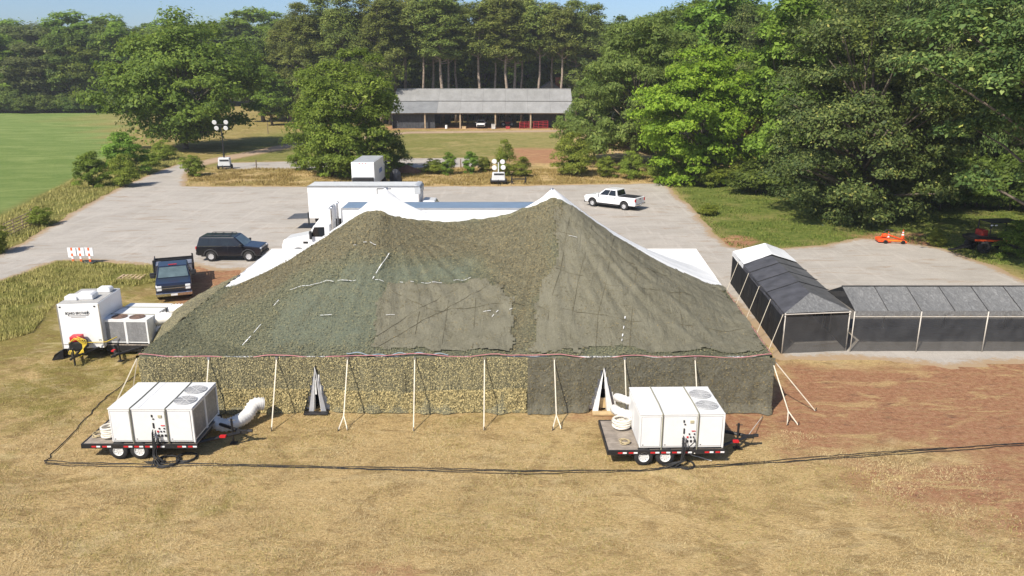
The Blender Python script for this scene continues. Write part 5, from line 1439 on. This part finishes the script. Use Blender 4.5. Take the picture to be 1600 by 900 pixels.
for i in range(5):
    pts = [(-.35 + .1 * i, -.66, 1.0 + .08 * i), (-.05 + .13 * i, -.72, 1.28 - .03 * i), (.28 + .05 * i, -.70, .95), (.30 - .06 * i, -.75, .45), (.05 - .12 * i, -.75, .28 + .05 * i), (-.30, -.72, .85 - .03 * i)]
    Q = []
    for a_, b_ in zip(pts[:-1], pts[1:]): Q += [Vector(a_).lerp(Vector(b_), t / 3) for t in range(3)]
    MB().tube(Q, .02, 5).build("cable", YEL, yc, smooth=True)
MB().tube([(.35, -.5, .95), (.7, -.2, .85), (1.1, -.05, .80), (1.6, .1, 1.0)], .025, 5).build("cable", YEL, yc, smooth=True)

# ------------------------------------------------------------------ black shade tents on the right
def mesh_mat(name, col, alpha, sc=1.0, tone=.3):
    s = NT(name)
    c = s.ramp(s.noise(1.3 * sc, 5, .65, s.mapping((1, 1, .35))), [(.3, tuple(x * (1 - tone) for x in col)), (.7, tuple(x * (1 + tone) for x in col))])
    s.base(c); s.b.inputs["Roughness"].default_value = .8
    s.b.inputs["Specular IOR Level"].default_value = .15
    s.bump(s.noise(2.5, 4, .6, s.mapping((1, 1, .3))), .5, .08)
    tr = s.n("ShaderNodeBsdfTransparent"); mx = s.n("ShaderNodeMixShader"); mx.inputs[0].default_value = alpha
    s.l(s.b.outputs[0], mx.inputs[2]); s.l(tr.outputs[0], mx.inputs[1]); s.l(mx.outputs[0], s.out.inputs[0])
    return s.m
SHADE_W = mesh_mat("shade_wall", (.065, .065, .066), .60)
SHADE_D = mesh_mat("shade_wall_dense", (.022, .023, .025), .93)
SHADE_R = mesh_mat("shade_roof", (.075, .076, .086), .96)
s = NT("shade_over_white")
c = s.ramp(s.noise(4.0, 6, .75, s.mapping((1.6, .7, 1), (0, 0, .3)), 1.5), [(.34, (.115, .115, .115)), (.52, (.16, .16, .157)), (.68, (.255, .255, .25))])
s.base(c); s.b.inputs["Roughness"].default_value = .85
s.bump(s.noise(3.5, 5, .7, None, 1.2), .7, .10)
SHADE_L = s.m
WPOLE = pm("tent_pole_white", (.52, .48, .42), .5, var=.1)
def cloth_quad(a, b, c, d, n=14, m=10, sag=.05, seed=1, wr=.02):
    a, b, c, d = [np.array(x, float) for x in (a, b, c, d)]
    U, V_ = np.meshgrid(np.linspace(0, 1, n), np.linspace(0, 1, m))
    P = ((1 - U) * (1 - V_))[..., None] * a + (U * (1 - V_))[..., None] * b + (U * V_)[..., None] * c + ((1 - U) * V_)[..., None] * d
    nr = np.cross(b - a, d - a); nr /= np.linalg.norm(nr) + 1e-9
    P = P.reshape(-1, 3)
    w = (np.sin(np.pi * U) * np.sin(np.pi * V_)).ravel()
    P += nr * (-sag * w + wr * vnoise(np.stack([U.ravel() * 6, V_.ravel() * 3], 1), .6, seed) * (.3 + w))[:, None]
    return P, grid_faces(m, n)
def cloth(name, q, mat, root, **k):
    P, F = cloth_quad(*q, **k)
    return rel(mobj(name, np_mesh(name, P, F, smooth=True), mat), root)
EZ = 2.15
A = at(1226, 489.5, EZ); B = at(1330, 485.5, EZ); C_ = at(1145, 394, EZ)
ax = (C_ - A).normalized(); Ltot = (C_ - A).length; wd = (B - A); Wd = wd.length
def T1(s_, t, z): p_ = A + ax * s_ + wd * t; return np.array([p_.x, p_.y, z])
RZ = z_at((T1(Wd * .45, .5, 0))[1], 457.5)
t1 = tag(empty("shade_tent", (T1(6, .5, 0)[0], T1(6, .5, 0)[1], 0)), "long gabled tent covered in black shade cloth with a white far end", "tent")
hip = Wd * .45
bays = 4
stops = [hip] + [hip + (Ltot * .76 - hip) * (i + 1) / bays for i in range(bays)]
for i in range(bays):
    a_, b_ = stops[i], stops[i + 1]
    e0 = 0 if i == 0 else a_
    cloth("roof_panel", (T1(e0, 0, EZ), T1(b_, 0, EZ), T1(b_, .5, RZ), T1(a_, .5, RZ))[::1], SHADE_R, t1, sag=.09, seed=i, wr=.07)
    cloth("roof_panel", (T1(b_, 1, EZ), T1(e0, 1, EZ), T1(a_, .5, RZ), T1(b_, .5, RZ)), mesh_mat("shade_roof_far", (.10, .10, .10), .97) if i == 0 else bpy.data.materials["shade_roof_far"], t1, sag=-.05, seed=i + 9, wr=.05)
    rel(MB().tube([T1(b_, -.01, EZ + .03), T1(b_, .5, RZ + .03), T1(b_, 1.01, EZ + .03)], .02, 5).build("roof_seam", PLASTIC), t1)
cloth("front_slope", (T1(0, 1, EZ), T1(0, 0, EZ), T1(hip, .49, RZ), T1(hip, .51, RZ)), SHADE_L, t1, sag=-.05, wr=.06)
b_ = stops[-1]
we = Ltot
cloth("white_roof", (T1(b_ - .3, 0, EZ + .06), T1(we, 0, EZ + .06), T1(we - hip, .5, RZ + .38), T1(b_ - .3, .5, RZ + .10)), CANVAS, t1, sag=-.04, wr=.05)
cloth("white_roof", (T1(we, 1, EZ + .06), T1(b_ - .3, 1, EZ + .06), T1(b_ - .3, .5, RZ + .10), T1(we - hip, .5, RZ + .38)), CANVAS, t1, sag=-.04, wr=.05)
cloth("white_roof", (T1(we, 0, EZ + .06), T1(we, 1, EZ + .06), T1(we - hip, .51, RZ + .38), T1(we - hip, .49, RZ + .38)), CANVAS, t1, sag=-.04)
cloth("valance", (T1(b_ - .3, -.01, EZ - .22), T1(we, -.01, EZ - .22), T1(we, -.005, EZ + .06), T1(b_ - .3, -.005, EZ + .06)), CANVAS, t1, sag=.0, wr=.04)
cloth("valance", (T1(0, -.01, EZ - .25), T1(b_ - .3, -.01, EZ - .25), T1(b_ - .3, -.005, EZ), T1(0, -.005, EZ)), SHADE_R, t1, sag=.0, wr=.06, n=40)
nb = 5
for i in range(nb):
    a_, c2 = Ltot * i / nb, Ltot * (i + 1) / nb
    cloth("side_wall", (T1(a_, 0, .03), T1(c2, 0, .03), T1(c2, .0, EZ - .05), T1(a_, .0, EZ - .05)), SHADE_D, t1, sag=.05, seed=20 + i, wr=.07)
    cloth("side_wall", (T1(a_, 1, .03), T1(c2, 1, .03), T1(c2, 1, EZ - .05), T1(a_, 1, EZ - .05)), SHADE_D, t1, sag=.05, seed=30 + i, wr=.07)
cloth("front_wall", (T1(-.02, 0, .03), T1(-.02, 1, .03), T1(-.02, 1, EZ - .20), T1(-.02, 0, EZ - .20)), SHADE_W, t1, sag=.06, seed=44, wr=.10, n=24)
cloth("back_wall", (T1(Ltot, 0, .03), T1(Ltot, 1, .03), T1(Ltot, 1, EZ - .1), T1(Ltot, 0, EZ - .1)), SHADE_D, t1, sag=.06, seed=45, wr=.08)
for i in range(nb + 1):
    for tt in (.015, .985):
        p_ = T1(Ltot * i / nb, tt, 0)
        rel(MB().cone(p_, .035, .035, 0, EZ, 8).build("leg", WPOLE, smooth=True), t1)
rel(MB().tube([T1(-.03, 0, EZ - .06), T1(-.03, 1, EZ - .06)], .03, 6).build("eave_bar", WPOLE), t1)
for i, s_ in enumerate((.0, 2.6, 5.2, 8.0, 11.0)):
    tp_, ft = T1(s_, -.02, EZ - .05), T1(s_ - .3, -.24, .02)
    g_ = tag(empty("guy_line", tuple(ft)), "white guy line on the left side of the black shade tent, %s from its front" % ["first", "second", "third", "fourth", "fifth"][i], "guy line", "guy lines of the black shade tent")
    rel(MB().tube([tp_, ft], .016, 5).build("line", STRAP), g_)
    rel(MB().tube([ft - np.array([0, 0, .02]), ft + np.array([.0, 0, .15])], .018, 5).build("stake", BLACKM), g_)
# second tent running to the right
t2 = tag(empty("shade_tent", (24, 38.6, 0)), "grey topped frame tent with black mesh walls cut by the right edge", "tent")
X0 = B.x + .15; Y0 = B.y - .05; TW = 3.6; XN = X0 + 6 * 3.35
RZ2 = z_at(Y0 + TW / 2, 447.5)
pw = 3.35 / 2
for i in range(12):
    xa, xb = X0 + i * pw, X0 + (i + 1) * pw
    cloth("roof_panel", ((xa, Y0, EZ), (xb, Y0, EZ), (xb - .55 * 0, Y0 + TW / 2, RZ2), (xa, Y0 + TW / 2, RZ2)), SHADE_L, t2, sag=.09, seed=i + 50, wr=.06)
    cloth("roof_panel", ((xb, Y0 + TW, EZ), (xa, Y0 + TW, EZ), (xa, Y0 + TW / 2, RZ2), (xb, Y0 + TW / 2, RZ2)), SHADE_R, t2, sag=-.03, seed=i + 70)
    rel(MB().tube([(xa, Y0 - .02, EZ + .02), (xa, Y0 + TW / 2, RZ2 + .025)], .016, 5).build("roof_seam", PLASTIC), t2)
    m = MB(); sc_ = 4
    vs = []
    for k in range(sc_ * 6 + 1):
        f = k / (sc_ * 6); xx = xa + (xb - xa) * f
        vs += [(xx, Y0 - .02, EZ + .01), (xx, Y0 - .035, EZ - .20 - .05 * abs(math.sin(f * sc_ * math.pi)))]
    m.add(vs, [(2 * k, 2 * k + 1, 2 * k + 3, 2 * k + 2) for k in range(sc_ * 6)])
    rel(m.build("valance", SHADE_L), t2)
rel(MB().tube([(X0, Y0 + TW / 2, RZ2 + .02), (XN, Y0 + TW / 2, RZ2 + .02)], .035, 6).build("ridge_roll", PLASTIC), t2)
rel(MB().tube([(X0, Y0, EZ - .30), (XN, Y0, EZ - .30)], .025, 6).build("eave_bar", WPOLE), t2)
m = MB(); m.add([(X0, Y0, EZ), (X0, Y0 + TW / 2, RZ2), (X0, Y0 + TW, EZ)], [(0, 1, 2)]); rel(m.build("gable", SHADE_D), t2)
for i in range(6):
    xa, xb = X0 + i * 3.35, X0 + (i + 1) * 3.35
    cloth("front_wall", ((xa, Y0 - .03, .03), (xb, Y0 - .03, .03), (xb, Y0 - .03, EZ - .32), (xa, Y0 - .03, EZ - .32)), SHADE_W, t2, sag=.06, seed=90 + i, wr=.12, n=30)
    cloth("back_wall", ((xb, Y0 + TW, .03), (xa, Y0 + TW, .03), (xa, Y0 + TW, EZ - .3), (xb, Y0 + TW, EZ - .3)), SHADE_W, t2, sag=.06, seed=95 + i, wr=.1)
for i in range(7):
    for yy in (Y0 - .09, Y0 + TW):
        rel(MB().cone((X0 + i * 3.35 - .02, yy), .030, .030, 0, EZ, 8).build("leg", WPOLE, smooth=True), t2)

# ------------------------------------------------------------------ the barn
BY = at(750, 201).y
bx0, bx1 = x_at(612, BY, 3.4), x_at(612, BY, 3.4) + 41.5
bn = tag(empty("barn", ((bx0 + bx1) / 2, BY, 0)), "long open fronted barn with grey tin roof below the pines", "barn")
s = NT("tin_roof")
wv = s.n("ShaderNodeTexWave"); wv.inputs["Scale"].default_value = 1.9; wv.inputs["Distortion"].default_value = .2
s.l(s.tc, wv.inputs["Vector"])
c = s.ramp(s.noise(.5, 6, .7, s.mapping((1, .3, 1))), [(.3, (.30, .295, .285)), (.7, (.43, .425, .415))])
c = s.mix(s.math('MULTIPLY', s.step(s.noise(1.2, 6, .75), .58, .72), .35), c, (.20, .15, .11))
s.base(c); s.b.inputs["Roughness"].default_value = .5; s.b.inputs["Metallic"].default_value = .25
s.bump(wv.outputs[0], .5, .03)
TIN = s.m
TIND = pm("tin_dark", (.24, .245, .25), .55, .2, var=.15, vscale=.6)
yb_, yr_, zb_, zr_, ze_ = BY + 4.0, BY + 9.6, z_at(BY + 4.0, 158.5), z_at(BY + 9.6, 139), z_at(BY, 176.5)
npan = 8
for i in range(npan):
    xa, xb = bx0 + (bx1 - bx0) * i / npan + .01, bx0 + (bx1 - bx0) * (i + 1) / npan - .01
    dz = random.uniform(-.03, .03)
    for (ya, za, y2, z2) in ((BY - .5, ze_, yb_ + .3, zb_ + .02), (yb_, zb_ + .10, yr_, zr_)):
        rel(MB().hexa([(xa, ya, za + dz), (xb, ya, za + dz), (xb, y2, z2 + dz), (xa, y2, z2 + dz), (xa, ya, za + .06 + dz), (xb, ya, za + .06 + dz), (xb, y2, z2 + .06 + dz), (xa, y2, z2 + .06 + dz)]).build("roof_sheet", TIND if (i < 2 and ya < BY) else TIN), bn)
    rel(MB().hexa([(xa, yr_, zr_), (xb, yr_, zr_), (xb, yr_ + 9, ze_), (xa, yr_ + 9, ze_), (xa, yr_, zr_ + .06), (xb, yr_, zr_ + .06), (xb, yr_ + 9, ze_ + .06), (xa, yr_ + 9, ze_ + .06)]).build("roof_sheet", TIN), bn)
rel(MB().box(bx0, bx1, yr_ - .2, yr_ + .2, zr_ + .05, zr_ + .12).build("ridge_cap", TIN), bn)
WOODG = pm("weathered_wood", (.20, .15, .10), .9, var=.35, vscale=2)
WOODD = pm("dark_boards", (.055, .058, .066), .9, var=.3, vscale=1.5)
for px in (664, 719, 774, 829, 884):
    x = x_at(px, BY, 1.5)
    rel(MB().box(x - .16, x + .16, BY - .1, BY + .2, 0, ze_ + .3).build("post", pm("pale_post", (.36, .27, .18), .9, var=.3), ), bn)
    rel(MB().box(x - .14, x + .14, BY + 9, BY + 9.3, 0, zr_ - .4).build("post", WOODG), bn)
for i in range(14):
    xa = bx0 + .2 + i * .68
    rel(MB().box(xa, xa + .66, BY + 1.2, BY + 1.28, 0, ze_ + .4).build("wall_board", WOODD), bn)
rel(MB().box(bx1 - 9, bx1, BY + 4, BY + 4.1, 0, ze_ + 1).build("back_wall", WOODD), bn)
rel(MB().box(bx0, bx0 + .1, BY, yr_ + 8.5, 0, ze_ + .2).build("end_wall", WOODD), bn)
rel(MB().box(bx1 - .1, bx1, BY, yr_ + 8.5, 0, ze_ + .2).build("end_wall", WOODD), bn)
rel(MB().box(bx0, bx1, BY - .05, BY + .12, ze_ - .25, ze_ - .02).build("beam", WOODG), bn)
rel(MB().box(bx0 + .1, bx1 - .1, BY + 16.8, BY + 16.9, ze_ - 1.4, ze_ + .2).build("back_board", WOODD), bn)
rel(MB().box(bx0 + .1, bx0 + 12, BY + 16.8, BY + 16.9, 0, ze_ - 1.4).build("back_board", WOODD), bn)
for px in (722, 731, 745, 760, 780, 797):
    x = x_at(px, BY + 14, 1.5); rel(MB().box(x - .15, x + .15, BY + 13.6, BY + 13.9, 0, ze_ + 1).build("post", WOODG), bn)
# things inside the barn
p = at(751, 201)
sb = car("suv", "white SUV parked inside the barn with its dark windscreen facing out", "suv", (p.x, p.y + 2.6, 0), R_(-90), CARW,
         [(2.3, .6), (2.32, .95), (2.2, 1.1), (1.2, 1.2), (-2.3, 1.2), (-2.35, .6)], (1.4, -1.4), .38, 1.95, (-2.3, 1.3, .93), (-2.0, .4, .75), 1.15, 1.75, [(.1, .45), (.5, .85)], .45, ws=GLASS)
MB().box(2.3, 2.40, -.85, .85, .50, .85).build("grille", PLASTIC, sb, bevel=.03)
for y in (-.72, .72): MB().box(2.15, 2.36, y - .18, y + .18, .86, 1.05).build("headlight", LAMP, sb)
REDG = pm("red_gate_paint", (.45, .03, .045), .5, var=.15)
def tube_gate(name, label, a, b, hgt, mat, rails=5, z0=.15, r=.035):
    a, b = Vector(a), Vector(b)
    root = tag(empty(name, (a + b) / 2), label, "gate")
    for i in range(rails):
        z = z0 + (hgt - z0) * i / (rails - 1)
        rel(MB().tube([(a.x, a.y, z), (b.x, b.y, z)], r, 6).build("rail", mat), root)
    for t in (0, .33, .66, 1):
        q = a.lerp(b, t); rel(MB().tube([(q.x, q.y, .0 if t in (0, 1) else z0), (q.x, q.y, hgt)], r, 6).build("upright", mat), root)
    return root
for i, (xa, xb) in enumerate([(812, 834), (834, 856)]):
    a_, b2 = at(xa, 201.5), at(xb, 200.5)
    tube_gate("tube_gate", ["left red tube gate leaning in front of the barn", "right red tube gate leaning in front of the barn"][i], a_, b2, 1.5 + .15 * i, REDG, 5, .15, .06)
# farm machine in the barn
fm_ = tag(empty("farm_machine", at(793, 200) + Vector((0, 5, 0))), "red farm implement in the shade of the barn", "farm machine")
MB().box(-1.4, 1.4, -.5, .5, .5, 1.1).build("body", REDG, fm_, bevel=.1)
MB().box(-.4, 1.0, -.4, .4, 1.1, 2.1).build("hood", BLACKM, fm_, bevel=.1)
for x in (-1.0, 1.0): wheel(fm_, x, -.6, .55, .3, -1, RIMW, 6)
o_ = MB().tube([(0, 0, .0), (0, 0, 1.1)], [.3, .28], 12).build("barrel", WHITE); o_.location = at(697.5, 201); o_.scale = (1, 1, .75); tag(o_, "white drum standing at the front of the barn", "drum")
for i, (px, col) in enumerate([(725, (.55, .40, .22)), (771, (.55, .53, .5)), (793.5, (.4, .05, .05)), (868, (.42, .30, .16))]):
    p = at(px, 201.4)
    q = tag(empty("crate", p), ["wooden crate beside the second barn post", "pale folded chair by the third barn post", "small red fuel can stand in front of the barn", "brown bundle at the right end of the barn"][i], ["crate", "chair", "stand", "bundle"][i])
    q.name = ["wooden_crate", "folding_chair", "can_stand", "brown_bundle"][i]
    m_ = pm("crate%d" % i, col, .8, var=.25)
    MB().box(-.45, .45, -.3, .3, 0, .5 + .5 * (i % 2)).build("body", m_, q, bevel=.05); MB().box(-.5, .5, -.35, .35, .5 + .5 * (i % 2), .58 + .5 * (i % 2)).build("lid", m_, q)
# brick house with chimney behind the barn
hy = BY + 23
ho = tag(empty("house", (x_at(866, hy, 4), hy, 0)), "house roof and brick chimney glimpsed behind the right of the barn", "house")
MB().box(-5, 3, 0, 7, 0, 7.2).build("wall", pm("house_wall", (.30, .25, .22), .9), ho)
MB().prism([(-5.4, 7.2), (3.4, 7.2), (-1, 10.0)], -.4, 7.4).build("roof", pm("house_roof", (.20, .18, .17), .9), ho)
zc = z_at(hy, 121)
MB().box(.3, 1.7, 1.5, 2.7, 7, zc).build("chimney", pm("red_brick", (.45, .13, .07), .9, var=.25, vscale=4), ho)

# ------------------------------------------------------------------ light towers
LTG = pm("tower_grey", (.62, .63, .64), .5, var=.08, dirt=.1)
def light_tower(p, rz, label, mast, lamps, hb=1.15):
    t = tag(empty("light_tower", p, rz), label, "light tower")
    MB().frustum((-.85, .85, -.55, .55), (-.75, .75, -.5, .5), .45, .45 + hb).build("cabinet", LTG, t, bevel=.10, seg=3)
    MB().box(-.55, .65, -.57, -.545, 1.15, 1.35).build("vent", PLASTIC, t)
    MB().box(-.95, .95, -.6, .6, .28, .45).build("frame", BLACKM, t)
    for x in (-.92, .92):
        w_ = MB().cone((0, 0), .33, .33, -.1, .1, 18); w_.v = [(x + z, .0 + xx, .33 + yy) for xx, yy, z in w_.v]; w_.build("wheel", RUBBER, t)
    MB().tube([(0, -.6, .4), (0, -1.7, .36)], .05, 6).tube([(0, -1.5, 0), (0, -1.5, .7)], .04, 6).build("tongue", BLACKM, t)
    MB().tube([(0, 0, 1.2), (0, 0, mast * .55)], .11, 8).tube([(0, 0, mast * .5), (0, 0, mast)], .075, 8).build("mast", BLACKM if mast > 4 else LTG, t)
    MB().tube([(-.9, 0, mast - .1), (.9, 0, mast - .1)], .05, 6).build("crossbar", BLACKM, t)
    for (x, z) in lamps:
        MB().tube([(x, .10, z + .04), (x, -.10, z - .02)], [.16, .31], 18).build("lamp_housing", LTG, t, smooth=False)
        MB().tube([(x, -.10, z - .02), (x, -.14, z - .03)], [.31, .28], 18).build("lamp_lens", pm("lens_white", (.85, .85, .85), .15, var=.04), t)
    return t
p = at(352, 264); mt = z_at(p.y, 194)
light_tower(p, R_(8), "tall light tower with four round lamps beside the dirt track", mt, [(-.82, mt + .28), (.72, mt + .28), (-.6, mt - .52), (.62, mt - .52)])
p = at(779, 287)
light_tower(p, R_(0), "low folded light tower trailer at the far edge of the lot", 2.6, [(-.5, 2.75), (.5, 2.70), (-.5, 1.98), (.58, 2.02)], .95)
p = at(810.5, 287.5)
af = tag(empty("axle_frame", p), "bare black axle frame right of the low light tower", "trailer frame")
MB().box(-.95, .95, -.06, .06, .55, .68).build("beam", BLACKM, af)
for sg in (-1, 1): MB().tube([(sg * .85, 0, .02), (sg * .85, 0, .95)], .08, 8).tube([(sg * .6, -.3, .02), (sg * .95, .2, .6)], .05, 6).build("stand", BLACKM, af)

# ------------------------------------------------------------------ small things
ORANGE = pm("barricade_orange", (.80, .13, .03), .5, var=.08)
for i, px in enumerate((115, 127.5, 141.5)):
    p = at(px, 411)
    b_ = tag(empty("barricade", p, R_(-6)), ["leftmost orange and white barricade with white sign board", "middle orange and white barricade with white sign board", "rightmost orange and white barricade with white sign board"][i], "barricade", "barricades at the lot entrance")
    for k in range(5):
        MB().box(-.075, .075, -.03, .03, .10 + k * .21, .10 + (k + 1) * .21 - .001).build("stripe", ORANGE if k % 2 == 0 else WHITE, b_)
    MB().box(-.35, .35, -.25, .25, 0, .10).build("base", pm("rubber_base", (.05, .06, .055), .8), b_, bevel=.02)
    for sg in (-1, 1):
        MB().box(sg * .20 - .12, sg * .20 + .13, -.025, .02, .55 if (i or sg > 0) else .42, 1.16).build("sign_board", WHITE, b_)
PALW = pm("pallet_wood", (.50, .37, .23), .85, var=.3, vscale=4)
p0, p1 = at(186, 437), at(222, 437)
pa = tag(empty("pallet", at(206, 434), R_(4)), "single wooden pallet lying on the grass left of the work truck", "pallet")
for i in range(6):
    x = -.78 + i * .29
    MB().box(x, x + .12, -.55, .55, .09, .12).build("slat", PALW, pa)
for y in (-.5, 0, .5): MB().box(-.80, .82, y - .05, y + .05, 0, .09).build("stringer", PALW, pa)
tube_gate("tube_gate", "rusty farm tube gate standing open in the grass at the left edge", at(9, 373), at(50, 353), 1.25, pm("rusty_gate", (.34, .24, .17), .7, var=.3), 5, .2, .035)
for i, (px, py, h_) in enumerate([(401, 264, 1.3), (672, 262, 1.2), (720, 262, 1.2), (419, 209, 2.4), (52, 352, 1.5), (222, 262, 1.5)]):
    p = at(px, py)
    tag(MB().cone((p.x, p.y), .09, .07, -.1, h_, 8).tube([(p.x, p.y, h_), (p.x, p.y, h_ + .04)], [.07, .02], 8).build("fence_post", WOODG), ["dark fence post right of the tall light tower", "fence post left of the upright sapling", "fence post between the two saplings", "pale tall post near the huge oak", "weathered post at the end of the tube gate", "post among bushes by the track bend"][i], "fence post")
# red earth heap beside the small box truck
hp = MB(); hn = 14
for j in range(6):
    for k in range(hn):
        a_ = 2 * math.pi * k / hn; rr_ = 2.1 * (1 - j / 5) ** .8 * (1 + .15 * math.sin(k * 2.3 + j)); hp.v.append((rr_ * math.cos(a_), rr_ * .7 * math.sin(a_), 1.15 * (j / 5) ** .9 - .05))
for j in range(5):
    for k in range(hn): hp.f.append((j * hn + k, j * hn + (k + 1) % hn, (j + 1) * hn + (k + 1) % hn, (j + 1) * hn + k))
o_ = hp.build("earth_heap", pm("red_earth", (.24, .11, .06), .95, var=.3, bump=.6, bscale=6)); o_.location = at(636, 270); tag(o_, "heap of red earth right of the small box truck", "heap")
# traffic cones and the orange machine on the right
CONE = pm("cone_orange", (.85, .10, .02), .5, var=.05)
for i, (px, py) in enumerate([(1387, 376), (1410, 373)]):
    p = at(px, py)
    t = tag(empty("traffic_cone", p), ["traffic cone in front of the orange machine, left one", "traffic cone behind the orange machine, right one"][i], "traffic cone")
    MB().box(-.19, .19, -.19, .19, 0, .04).build("base", CONE, t, bevel=.01)
    zs = [.04, .30, .42, .50, .60, .78]; rs = [.155, .112, .092, .079, .063, .03]
    for k in range(5):
        MB().tube([(0, 0, zs[k]), (0, 0, zs[k + 1])], [rs[k], rs[k + 1]], 14).build("band", WHITE if k in (1, 3) else CONE, t, smooth=False)
p = at(1391, 379)
om = tag(empty("mower_deck", p, R_(-8)), "low bright orange mower attachment lying at the edge of the lot", "mower")
MB().prism([(-1.1, .12), (-.1, .10), (0, .22), (-.2, .34), (-.6, .42), (-1.1, .38)], -.5, .5).build("deck", CONE, om, bevel=.06)
MB().tube([(0, -.3, .2), (1.1, -.25, .16)], .06, 8).tube([(0, .3, .2), (1.1, .2, .16)], .06, 8).tube([(1.1, -.4, .14), (1.1, .4, .14)], .07, 8).build("frame_tube", CONE, om)
MB().tube([(-.9, -.3, .5), (-.5, 0, .72), (.2, .1, .5), (.9, .2, .25)], .06, 8).build("arm", CONE, om)
MB().tube([(-.7, .2, .4), (-.3, .4, 1.0), (.3, .4, .95)], .05, 8).build("hitch", BLACKM, om)
MB().box(-.75, -.35, -.35, .05, .52, .75).build("gearbox", CONE, om, bevel=.05)
for x in (-.55, .8): wheel(om, x, -.56, .16, .12, -1, BLACKM, 4)
MB().tube([(-.4, -.52, .3), (.85, -.54, .24)], .045, 6).build("side_bar", AMBER, om)
p = at(1548, 392)
bk = tag(empty("tractor", p, R_(6)), "black machine with orange stripe parked deep in the tree shade", "tractor")
MB().prism([(-1.9, .9), (1.9, .7), (1.9, 1.1), (-1.6, 1.35), (-2.1, 1.2)], -.8, .8).build("body", BLACKM, bk, bevel=.06)
MB().hexa([(-2.1, -.86, 1.02), (1.5, -.86, .82), (1.5, -.80, .82), (-2.1, -.80, 1.02), (-2.1, -.86, 1.16), (1.5, -.86, .96), (1.5, -.80, .96), (-2.1, -.80, 1.16)]).build("stripe", CONE, bk)
MB().box(-.9, 1.6, -.75, .75, 2.35, 2.45).build("roof", BLACKM, bk, bevel=.05)
for x in (-.85, 1.5):
    for y in (-.7, .7): MB().tube([(x, y, 1.0), (x, y, 2.4)], .05, 6).build("post", BLACKM, bk)
MB().box(-1.3, -.75, -.4, .4, 1.2, 1.75).build("seat", pm("red_seat", (.35, .03, .02), .6), bk, bevel=.06)
for x in (-1.2, 1.2):
    for y in (-.75, .75): wheel(bk, x, y, .50, .35, 1 if y > 0 else -1, BLACKM, 5)
for x in (-.85, -.5): MB().box(x - .08, x + .08, -.8, -.74, 2.15, 2.25).build("work_light", WHITE, bk)
MB().tube([(-2.0, -.3, .5), (-3.3, -.3, .3), (-3.8, -.3, .3)], .09, 6).tube([(-2.0, .3, .5), (-3.3, -.3, .3)], .09, 6).build("tongue", BLACKM, bk)

# ------------------------------------------------------------------ thin summer haze
hz = MB().box(-1420, 1420, -170, 1620, -1.2, 44).build("haze", None)
hm = bpy.data.materials.new("haze_air"); hm.use_nodes = True
for n_ in list(hm.node_tree.nodes):
    if n_.type != 'OUTPUT_MATERIAL': hm.node_tree.nodes.remove(n_)
vol = hm.node_tree.nodes.new("ShaderNodeVolumePrincipled")
vol.inputs["Color"].default_value = (.86, .90, .95, 1)
vol.inputs["Density"].default_value = .00024
vol.inputs["Anisotropy"].default_value = .0
hm.node_tree.links.new(vol.outputs[0], hm.node_tree.nodes["Material Output"].inputs["Volume"])
hz.data.materials.append(hm)
tag(hz, "thin pale haze filling the air over the field", "haze", kind="stuff")
